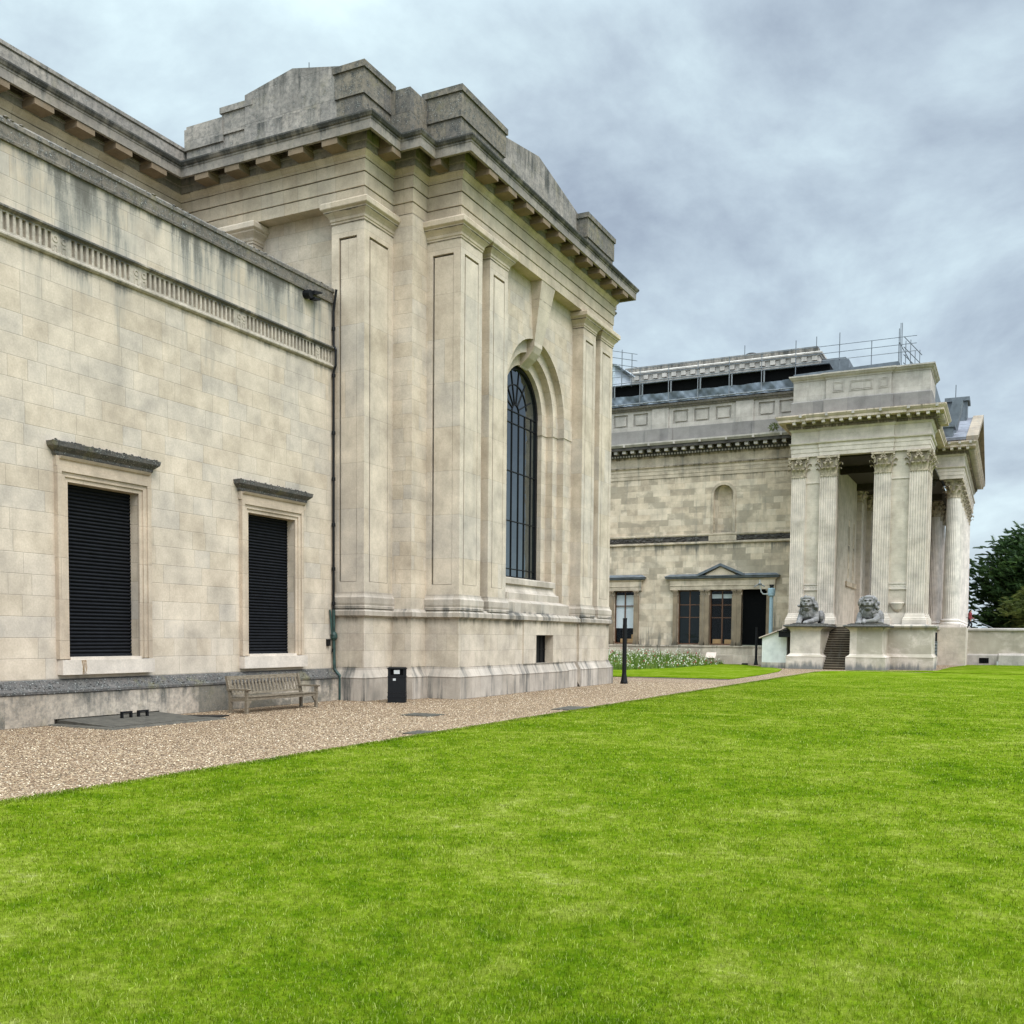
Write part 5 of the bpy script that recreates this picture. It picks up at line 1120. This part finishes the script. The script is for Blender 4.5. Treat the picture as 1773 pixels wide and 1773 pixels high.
# --- lions
def lion(cx, lab, kind):
    L = thing('lion_statue', lab, 'statue', (cx, 72.35, 3.13), 'stone lions flanking the stairs'); b = MB()
    q = lambda x, y, z: (cx+x, 72.35+y, 3.13+z)
    B = lambda x, y, z, r, n=12: b.ball(q(x, y, z), r, n)
    B(0, 1.35, .70, (.60, 1.15, .58)); B(0, .35, .80, (.56, .5, .62)); B(0, .42, 1.22, (.66, .44, .70))
    hx = -.06 if kind == 0 else .02
    B(hx, .0, 1.50, (.36, .40, .40)); B(hx, -.34, 1.42, (.20, .22, .17)); B(hx, -.50, 1.50, (.12, .09, .09)); B(hx, -.28, 1.66, (.10, .24, .10))
    for s_ in (-1, 1):
        B(hx+s_*.16, -.30, 1.72, (.12, .10, .07)); B(hx+s_*.22, -.20, 1.45, (.14, .18, .16)); B(hx+s_*.12, -.42, 1.36, (.11, .12, .10)); B(hx+s_*.40, .10, 1.82, (.11, .08, .14))
    B(hx, -.32, 1.13 if kind else 1.18, (.17, .17, .09)); B(hx, -.05, 1.12, (.26, .25, .18)); B(hx, .05, 1.86, (.34, .32, .18))
    rnd = random.Random(5+kind)
    for i in range(70):
        a = rnd.uniform(0, 2*math.pi); r_m = rnd.uniform(.42, .66); y = rnd.uniform(-.08, .55)
        b.ball(q(hx*.7+r_m*math.cos(a), y, 1.30+r_m*1.08*math.sin(a)-.05), (rnd.uniform(.07, .13), .12, rnd.uniform(.10, .19)), 8)
    for i in range(16): a = math.pi*i/15; b.ball(q(hx+.42*math.cos(a), -.02+.05*rnd.random(), 1.50+.44*math.sin(a)), (.10, .12, .12), 8)
    def lm(pts, rs): limb(b, [q(*p) for p in pts], rs, 10)
    lm([(-.48, .35, .70), (-.56, .0, .34), (-.50, -.45, .20)], [.26, .21, .17]); B(-.50, -.60, .14, (.20, .24, .15))
    for k in (-.12, 0., .12): B(-.50+k, -.76, .11, (.065, .11, .10), 8)
    if kind == 0:
        lm([(.48, .35, .70), (.56, .05, .36), (.34, -.32, .24), (.05, -.45, .18)], [.26, .22, .18, .15]); B(-.05, -.52, .14, (.19, .2, .14))
        for k in (-.10, 0., .1): B(-.07+k, -.66, .11, (.06, .10, .09), 8)
    else:
        lm([(.48, .35, .70), (.60, .0, .40), (.46, -.40, .26), (-.1, -.46, .20)], [.26, .22, .18, .14]); lm([(.5, -.1, .22), (.95, -.05, .14)], [.12, .10])
        lm([(-.18, -.4, .28), (-.16, -.7, .14)], [.15, .13])
    for s_ in (-1, 1): B(s_*.60, 1.75, .52, (.30, .58, .54)); lm([(s_*.72, 1.55, .3), (s_*.82, 1.0, .14)], [.2, .14])
    if kind == 0: B(.74, .95, .62, (.22, .34, .42))
    for vtx in (.0,): pass
    body = soft(obj('body', b, M_LION, L), .023, 1)
    t_ = MB(); t_.ball(q(hx, -.38, 1.24), (.10, .10, .045), 8); obj('tongue', t_, M_OGREY, L)
    m_ = MB(); m_.ball(q(hx, -.36, 1.27), (.115, .13, .07), 8); obj('mouth', m_, M_BLACK, L)
    for s_ in (-1, 1):
        e = MB(); e.ball(q(hx+s_*.15, -.345, 1.645), (.05, .035, .028), 6); obj('eye', e, M_BLACK, L)
    p_ = MB(); n = 22; pts = []
    for i in range(n):
        a = 2*math.pi*i/n; k = 1+.08*math.sin(5*a+kind)+rnd.uniform(-.05, .05); sx, sy_ = (1.18, 1.75)
        pts.append((cx+sx*k*max(-1, min(1, 1.25*math.cos(a))), 73.25+sy_*k*max(-1, min(1, 1.25*math.sin(a)))))
    p_.prism(pts, 3.10, 3.17); p_.prism([(cx+(x-cx)*.88, 73.25+(y-73.25)*.88) for x, y in pts], 3.17, 3.22); obj('rock_base', p_, M_HOOD, L)
    return L
lion(-12.86, 'dark grey stone lion with closed jaw crouching on the left pedestal of the stairs', 0)
lion(-8.84, 'paler stone lion with open roaring mouth on the right pedestal of the stairs', 1)
# --- forecourt wall, gate, railing, person
fw_ = thing('forecourt_wall', 'long low pale stone wall running right from the portico in front of dark trees', 'wall', (2, 95, 0))
b = MB(); b.box(-5.4, 16, 95.1, 95.7, .9, 3.0); obj('wall', b, M_PED, fw_)
b = MB(); b.sweep([(-5.4, 95.1), (16, 95.1)], [(-.02, 2.86), (.05, 2.92), (.14, 2.98), (.14, 3.10), (.08, 3.16), (-.7, 3.20)]); obj('coping', b, M_OGREY, fw_)
b = MB(); b.sweep([(-5.4, 95.1), (-.85, 95.1)], [(.14, -.05), (.14, .84), (.02, .96), (-.1, .96)]); b.sweep([(-.85, 95.1), (16, 95.1)], [(.34, -.05), (.34, .86), (.02, 1.04), (-.1, 1.04)]); obj('plinth', b, M_OGREY, fw_)
b = MB(); b.box(-2.35, -1.6, 94.93, 94.955, .16, .62)
obj('vent', b, M_BLACK, fw_)
b = MB()
for i in range(6): b.box(-2.35+.145*i, -2.33+.145*i, 94.915, 94.929, .16, .62)
obj('vent_grille', b, M_IRON, fw_)
b = MB(); b.box(-.98, -.86, 94.6, 94.75, 0, .34); tag(obj('ground_spotlight', b, M_LABEL, None, (-.92, 94.7, 0)), 'tiny white spotlight on the grass at the foot of the low forecourt wall', 'spotlight')
gt = thing('lattice_gate', 'dark iron lattice gate in the recess right of the portico podium', 'gate', (-5.36, 82.5, .7))
b = MB(); b.box(-5.53, -5.24, 79.4, 86.6, .75, 2.72); obj('dark_opening', b, M_BLACK, gt)
b = MB()
for i in range(14):
    y = 79.5+.5*i; b.tube([(-5.21, y, .8), (-5.21, min(86.5, y+1.2), 2.0)], .018, 5); b.tube([(-5.2, y, 2.0), (-5.2, min(86.5, y+1.2), .8)], .018, 5)
obj('lattice', b, M_STEEL, gt)['kind'] = 'stuff'
es = MB()
for i in range(18): es.box(-3.3+.32*i, -2.98+.32*i, 95.8, 112, -.05, PZ-.16*(i+1)+.02)
obj('stairs', es, M_PAVW, mus)
hr = thing('handrail', 'thin metal handrail sloping down the steps beside the person in red', 'handrail', (-2.6, 96.1, 3))
b = MB(); b.tube([(-3.5, 96.1, 4.12), (-3.15, 96.1, 4.05), (.2, 96.1, 2.45)], .03, 8); obj('rail', b, M_STEEL, hr)
for xx, z0 in ((-3.2, 3.1), (-1.6, 2.4), (-.1, 1.6)):
    b = MB(); b.tube([(xx, 96.1, z0), (xx, 96.1, z0+.96)], .022, 6); obj('post', b, M_STEEL, hr)
PXx, PYy, PZz = -3.22, 95.95, 3.06
pe = thing('person', 'person in red top and black trousers walking down the portico steps by the handrail', 'person', (PXx, PYy, PZz))
Q = lambda x, y, z: (PXx+x, PYy+y, PZz+z)
b = MB()
limb(b, [Q(0, 0, .92), Q(.0, 0, 1.15), Q(.01, 0, 1.36)], [.145, .135, .16]); limb(b, [Q(.02, 0, 1.44), Q(.035, 0, 1.54)], [.06, .055]); b.ball(Q(.06, 0, 1.62), (.095, .075, .115), 12); b.ball(Q(.155, 0, 1.605), (.022, .018, .025), 6)
b.ball(Q(.05, .078, 1.61), (.02, .015, .03), 6); b.ball(Q(.05, -.078, 1.61), (.02, .015, .03), 6)
for s_ in (-1, 1):
    fwd = .16*s_
    limb(b, [Q(0, s_*.09, .88), Q(fwd*.7+.05, s_*.09, .46), Q(fwd-.02, s_*.09, .07)], [.09, .062, .042]); limb(b, [Q(fwd-.04, s_*.09, .04), Q(fwd+.17, s_*.09, .03)], [.045, .035])
arms = {1: [Q(0, .19, 1.36), Q(.06, .24, 1.10), Q(.26, .18, 1.00)], -1: [Q(0, -.19, 1.36), Q(-.05, -.23, 1.10), Q(.05, -.24, .86)]}
for s_, p in arms.items():
    limb(b, p, [.058, .046, .034]); h = Vector(p[-1]); d = (Vector(p[-1])-Vector(p[-2])).normalized()
    b.ball(h+d*.05, (.045, .022, .045), 8)
    for k in range(4): sd_ = Vector((0, 0, 1)).cross(d)*0+Vector((0, (k-1.5)*.018, 0)); limb(b, [h+d*.08+sd_, h+d*.13+sd_, h+d*.15+sd_+Vector((0, 0, -.03))], [.010, .009, .008], 6)
    limb(b, [h+d*.03+Vector((0, 0, .03)), h+d*.08+Vector((0, 0, .06))], [.012, .009], 6)
soft(obj('body', b, M_SKIN, pe), .012, 2)
b = MB(); limb(b, [Q(0, 0, .90), Q(.0, 0, 1.15), Q(.01, 0, 1.37)], [.165, .155, .178])
for s_, p in arms.items(): limb(b, [p[0], p[1], Vector(p[1]).lerp(Vector(p[2]), .85)], [.078, .064, .05])
soft(obj('red_top', b, M_RED, pe), .018, 2)
b = MB(); limb(b, [Q(0, -.06, .90), Q(0, .06, .90)], [.13, .13])
for s_ in (-1, 1):
    fwd = .16*s_; limb(b, [Q(0, s_*.09, .88), Q(fwd*.7+.05, s_*.09, .46), Q(fwd-.02, s_*.09, .10)], [.108, .078, .06])
soft(obj('trousers', b, M_DARKC, pe), .018, 2)
b = MB(); b.ball(Q(.035, 0, 1.655), (.10, .09, .105), 12); b.ball(Q(-.05, 0, 1.56), (.06, .075, .12), 10); soft(obj('hair', b, M_HAIR, pe), .014, 2)
for s_ in (-1, 1):
    fwd = .16*s_; b = MB(); limb(b, [Q(fwd-.05, s_*.09, .04), Q(fwd+.18, s_*.09, .035)], [.056, .045]); obj('shoe', b, M_DARKC, pe)
# --- scaffolding on the roof
sc_ = thing('scaffolding', 'steel tube scaffolding and guard rails along the museum roof', 'scaffolding', (-19, 80, 21.7))
ZR_ = (23.66, 24.22, 24.77)
for z in ZR_:
    b = MB(); b.tube([(-33, 80.65, z), (-6.9, 80.65, z+.02)], .026, 6); obj('rail', b, M_SCAFD if z > 24 else M_STEEL, sc_)
up0 = None
for i, x in enumerate((-31.1, -28.6, -26.1, -23.6, -21.0, -18.4, -15.75, -12.45, -10.1, -8.15)):
    zt = {6: 25.5, 7: 25.7, 9: 25.45}.get(i, 24.8); b = MB(); b.tube([(x, 80.7, 21.7), (x, 80.7, zt)], .035, 6); obj('upright', b, M_SCAFD if i > 5 else M_STEEL, sc_)
for x in (-30.9, -28.4, -25.9, -23.4, -20.8, -18.2): b = MB(); b.box(x-.05, x+.05, 80.72, 80.82, 22.5, 23.45); obj('prop', b, M_STEEL, sc_)
for i in range(8): b = MB(); x = -33+2.25*i; b.tube([(x, 80.3, 21.76), (x+.5, 80.75, 21.78)], .03, 6); obj('tie', b, M_SCAFD, sc_)
b = MB(); b.tube([(-33, 80.55, 21.82), (-15.4, 80.55, 21.82)], .05, 8); obj('rail', b, M_STEEL, sc_)
for k, (x, y) in enumerate(((-7.6, 80), (-7.4, 81.5), (-7.2, 83), (-7.0, 84.6))): b = MB(); b.tube([(x, y, 22.2), (x, y, 24.75 if k % 2 else 24.3)], .03, 6); obj('upright', b, M_SCAFD, sc_)
for z in (22.6, 23.2, 23.75, 24.5): b = MB(); b.tube([(-7.7, 79.6, z), (-6.9, 85.2, z)], .03, 6); obj('rail', b, M_SCAFD, sc_)
for x in (-7.9, -8.0): b = MB(); b.tube([(x, 80.2, 22), (x, 80.2, 25.7)], .03, 6); obj('upright', b, M_SCAFD, sc_)
b = MB(); b.tube([(-8.1, 80., 24.3), (-7.0, 83., 22.5)], .03, 6); obj('brace', b, M_SCAFD, sc_)
for x, zt in ((-30.35, 26.6), (-29.45, 26.2)): b = MB(); b.tube([(x, 81, 23.4), (x, 81, zt)], .035, 6); obj('upright', b, M_SCAFD, sc_)
for z in (25.1, 25.65, 26.2): b = MB(); b.tube([(-33, 80.5, z+.75), (-29.0, 81.05, z-.12)], .03, 6); obj('rail', b, M_SCAFD, sc_)
b = MB(); b.box(-34, -13.2, 80.85, 82.2, 23.50, 23.57); obj('deck', b, M_SCAFD, sc_)
b = MB(); b.box(-34, -13.2, 81.15, 85.4, 21.8, 23.48); obj('dark_void', b, M_BLACK, sc_)
b = MB(); b.prism([(-15.8, 21.75), (-8.1, 21.75), (-8.1, 22.95), (-15.8, 22.75)], 80.3, 85, 'y'); obj('dark_netting', b, M_LEAD, sc_)
b = MB(); b.box(-34, -31.0, 81, 85, 23.5, 25.3); b.prism([(-34, 25.9), (-30.6, 25.25), (-30.6, 25.35), (-34, 26.)], 80.8, 85, 'y'); obj('pale_sheeting', b, M_SHEET, sc_)
tb = MB(); nx_, nz_ = 190, 7; vs = []
for i in range(nx_+1):
    x = -33+17.75*i/nx_
    for j in range(nz_+1):
        f_ = j/nz_; fold = .10*math.sin(x*2.6+f_*3.2+math.sin(x*.7)*2)+.05*math.sin(x*6.1-f_*5)+.03*math.sin(x*11+f_*9)
        vs.append((x, 80.98-.12*f_-fold*(1-.5*f_)*.8, 21.75+.86*f_-.06*math.sin(x*1.34)**2*f_))
tb.add(vs, [(i*(nz_+1)+j, (i+1)*(nz_+1)+j, (i+1)*(nz_+1)+j+1, i*(nz_+1)+j+1) for i in range(nx_) for j in range(nz_)])
tag(obj('tarpaulin', tb, M_TARP, None, (-24, 80.1, 21.7), smooth=True), 'creased slate blue tarpaulin stretched under the scaffold along the parapet', 'tarpaulin')
# --- plants
def leaf_cloud(b, c, n, r, size, up=.3, rnd=random):
    for _ in range(n):
        d = Vector((rnd.gauss(0, 1), rnd.gauss(0, 1), rnd.gauss(0, 1)+up)).normalized(); p = Vector(c)+Vector((d.x*r[0], d.y*r[1], d.z*r[2]))*rnd.random()**.4
        a = Vector((rnd.gauss(0, 1), rnd.gauss(0, 1), rnd.gauss(0, 1))).normalized(); s_ = size*rnd.uniform(.6, 1.3)
        b.add([p, p+d*s_+a*s_*.35, p+d*s_*1.7, p+d*s_-a*s_*.35], [(0, 1, 2, 3)])
b = MB(); leaf_cloud(b, (-17.15, 79.75, 18.72), 260, (.3, .2, .24), .10); tag(obj('wall_weed', b, M_YEWL, None, (-17.15, 79.75, 18.5), fix=False), 'small green weed rooted on the sooty cornice near the pavilion', 'plant')
def conifer(name, lab, c, rad, m, nb, seed, spread=1., upw=.45, base=0.):
    """branches leave a tapering trunk, each carries sprays of narrow needles"""
    R_ = random.Random(seed); t_ = thing(name, lab, 'tree', (c[0], c[1], base), 'trees behind the forecourt wall')
    tr = MB(); H = c[2]+rad[2]; tr.tube([(c[0], c[1], base), (c[0]+.2, c[1], H*.3), (c[0]+.1, c[1]+.2, H*.6), (c[0]+.3, c[1], H*.92)], [.5, .4, .26, .06], 9)
    cr_ = MB()
    for k in range(nb):
        zf = R_.random()**.8; a = R_.uniform(0, 2*math.pi); zz_ = -1+2*zf; rr_ = math.sqrt(max(.04, 1-zz_*zz_))*R_.uniform(.3, 1.1)
        tip = Vector((c[0]+rad[0]*rr_*math.cos(a), c[1]+rad[1]*rr_*math.sin(a), c[2]+rad[2]*zz_*R_.uniform(.85, 1.05)+R_.uniform(-.3, .5)))
        st_ = Vector((c[0], c[1], max(base+.6, tip.z-1.5-R_.random()*1.5))); o = (tip-st_); L = o.length
        if k % 6 == 0: tr.tube([st_, st_+o*.5+Vector((0, 0, .3)), tip], [.10, .06, .015], 5)
        out = Vector((math.cos(a), math.sin(a), upw)).normalized()
        for q in range(9):
            p = tip+out*R_.uniform(-1.5, .5)*spread+Vector((R_.gauss(0, .34), R_.gauss(0, .34), R_.gauss(0, .30)))*spread
            dr = (out+Vector((R_.gauss(0, .45), R_.gauss(0, .45), R_.gauss(0, .35)))).normalized(); sd_ = dr.cross(Vector((R_.gauss(0, .4), R_.gauss(0, .4), 1))).normalized(); ln_q = R_.uniform(.5, 1.05)*spread
            for w in range(9):
                f_ = w/9; s_ = 1 if w % 2 else -1; pp_ = p+dr*ln_q*f_-Vector((0, 0, .10*f_*f_)); l_ = (.52-.26*f_)*spread; dd = (dr*.75+sd_*s_*.7).normalized(); nn_ = sd_.cross(dr)*.085*spread+dr*.04
                cr_.add([pp_-nn_, pp_+dd*l_*.6-nn_*.6+Vector((0, 0, .02)), pp_+dd*l_, pp_+nn_], [(0, 1, 2, 3)])
    obj('trunk', tr, M_BARK, t_); obj('crown', cr_, m, t_, fix=False); return t_
conifer('yew_tree', 'tall dark evergreen beside the columns at the right edge of the scene', (4.4, 121, 7.0), (8.4, 5.2, 7.4), M_YEW, 1500, 3)
conifer('yew_tree', 'dark evergreen deeper behind, closing the view beyond the low wall', (13, 130, 7.5), (9.5, 5.5, 7.4), M_YEW, 1000, 8)
conifer('yew_tree', 'olive green feathery evergreen standing in front of the darker one', (3.6, 113.5, 4.9), (4.2, 2.6, 2.7), M_YEWL, 300, 5, .8, .25)
# --- flower meadow beside the old museum
vs = []; fs = []; mi = []
def inbed(x, y): return x < -20.6-max(0, (66-y))*.20 and 59.5 < y < 79.2
R_ = random.Random(4); cnt = 0
while cnt < 15000:
    x, y = R_.uniform(-33, -20.5), R_.uniform(59.5, 79.2)
    if not inbed(x, y): continue
    cnt += 1; edge_ = min(1., .35+.4*abs(x+20.6)); h = R_.uniform(.35, 1.2)*edge_*(.8+.35*math.sin(x*1.7+math.sin(y*1.1)*2)); a = R_.uniform(0, 6.28); w = R_.uniform(.02, .05); lx, ly = R_.gauss(0, .14), R_.gauss(0, .14); o = len(vs)
    vs += [(x-w*math.cos(a), y-w*math.sin(a), 0), (x+w*math.cos(a), y+w*math.sin(a), 0), (x+lx, y+ly, h)]; fs.append((o, o+1, o+2)); mi.append(0)
    if R_.random() < .20:
        s_ = R_.uniform(.03, .065); t_ = 1 if R_.random() < .87 else 2; o = len(vs); zc = h+R_.uniform(-.15, .03)
        vs += [(x+lx-s_, y+ly, zc), (x+lx, y+ly-s_, zc+s_*.5), (x+lx+s_, y+ly, zc), (x+lx, y+ly+s_*.4, zc+s_*1.1), (x+lx, y+ly-s_*.6, zc-s_)]; fs += [(o, o+1, o+2, o+3), (o, o+4, o+2, o+1)]; mi += [t_, t_]
me = bpy.data.meshes.new('flower_meadow'); me.from_pydata(vs, [], fs)
for m in (M_MEADOW, M_PETW, M_PETR): me.materials.append(m)
me.polygons.foreach_set('material_index', mi); me.update()
fm = link(bpy.data.objects.new('flower_meadow', me)); fm['kind'] = 'stuff'; tag(fm, 'wild flower bed of white and red blooms below the old museum windows', 'flowers')
# soil cut at the front of the small lawn
b = MB(); b.prism([(-18., 49.45), (-12.9, 49.75), (-12.7, 50.2), (-18., 50.0)], -.01, .02); struct(obj('soil_edge', b, M_BARK))
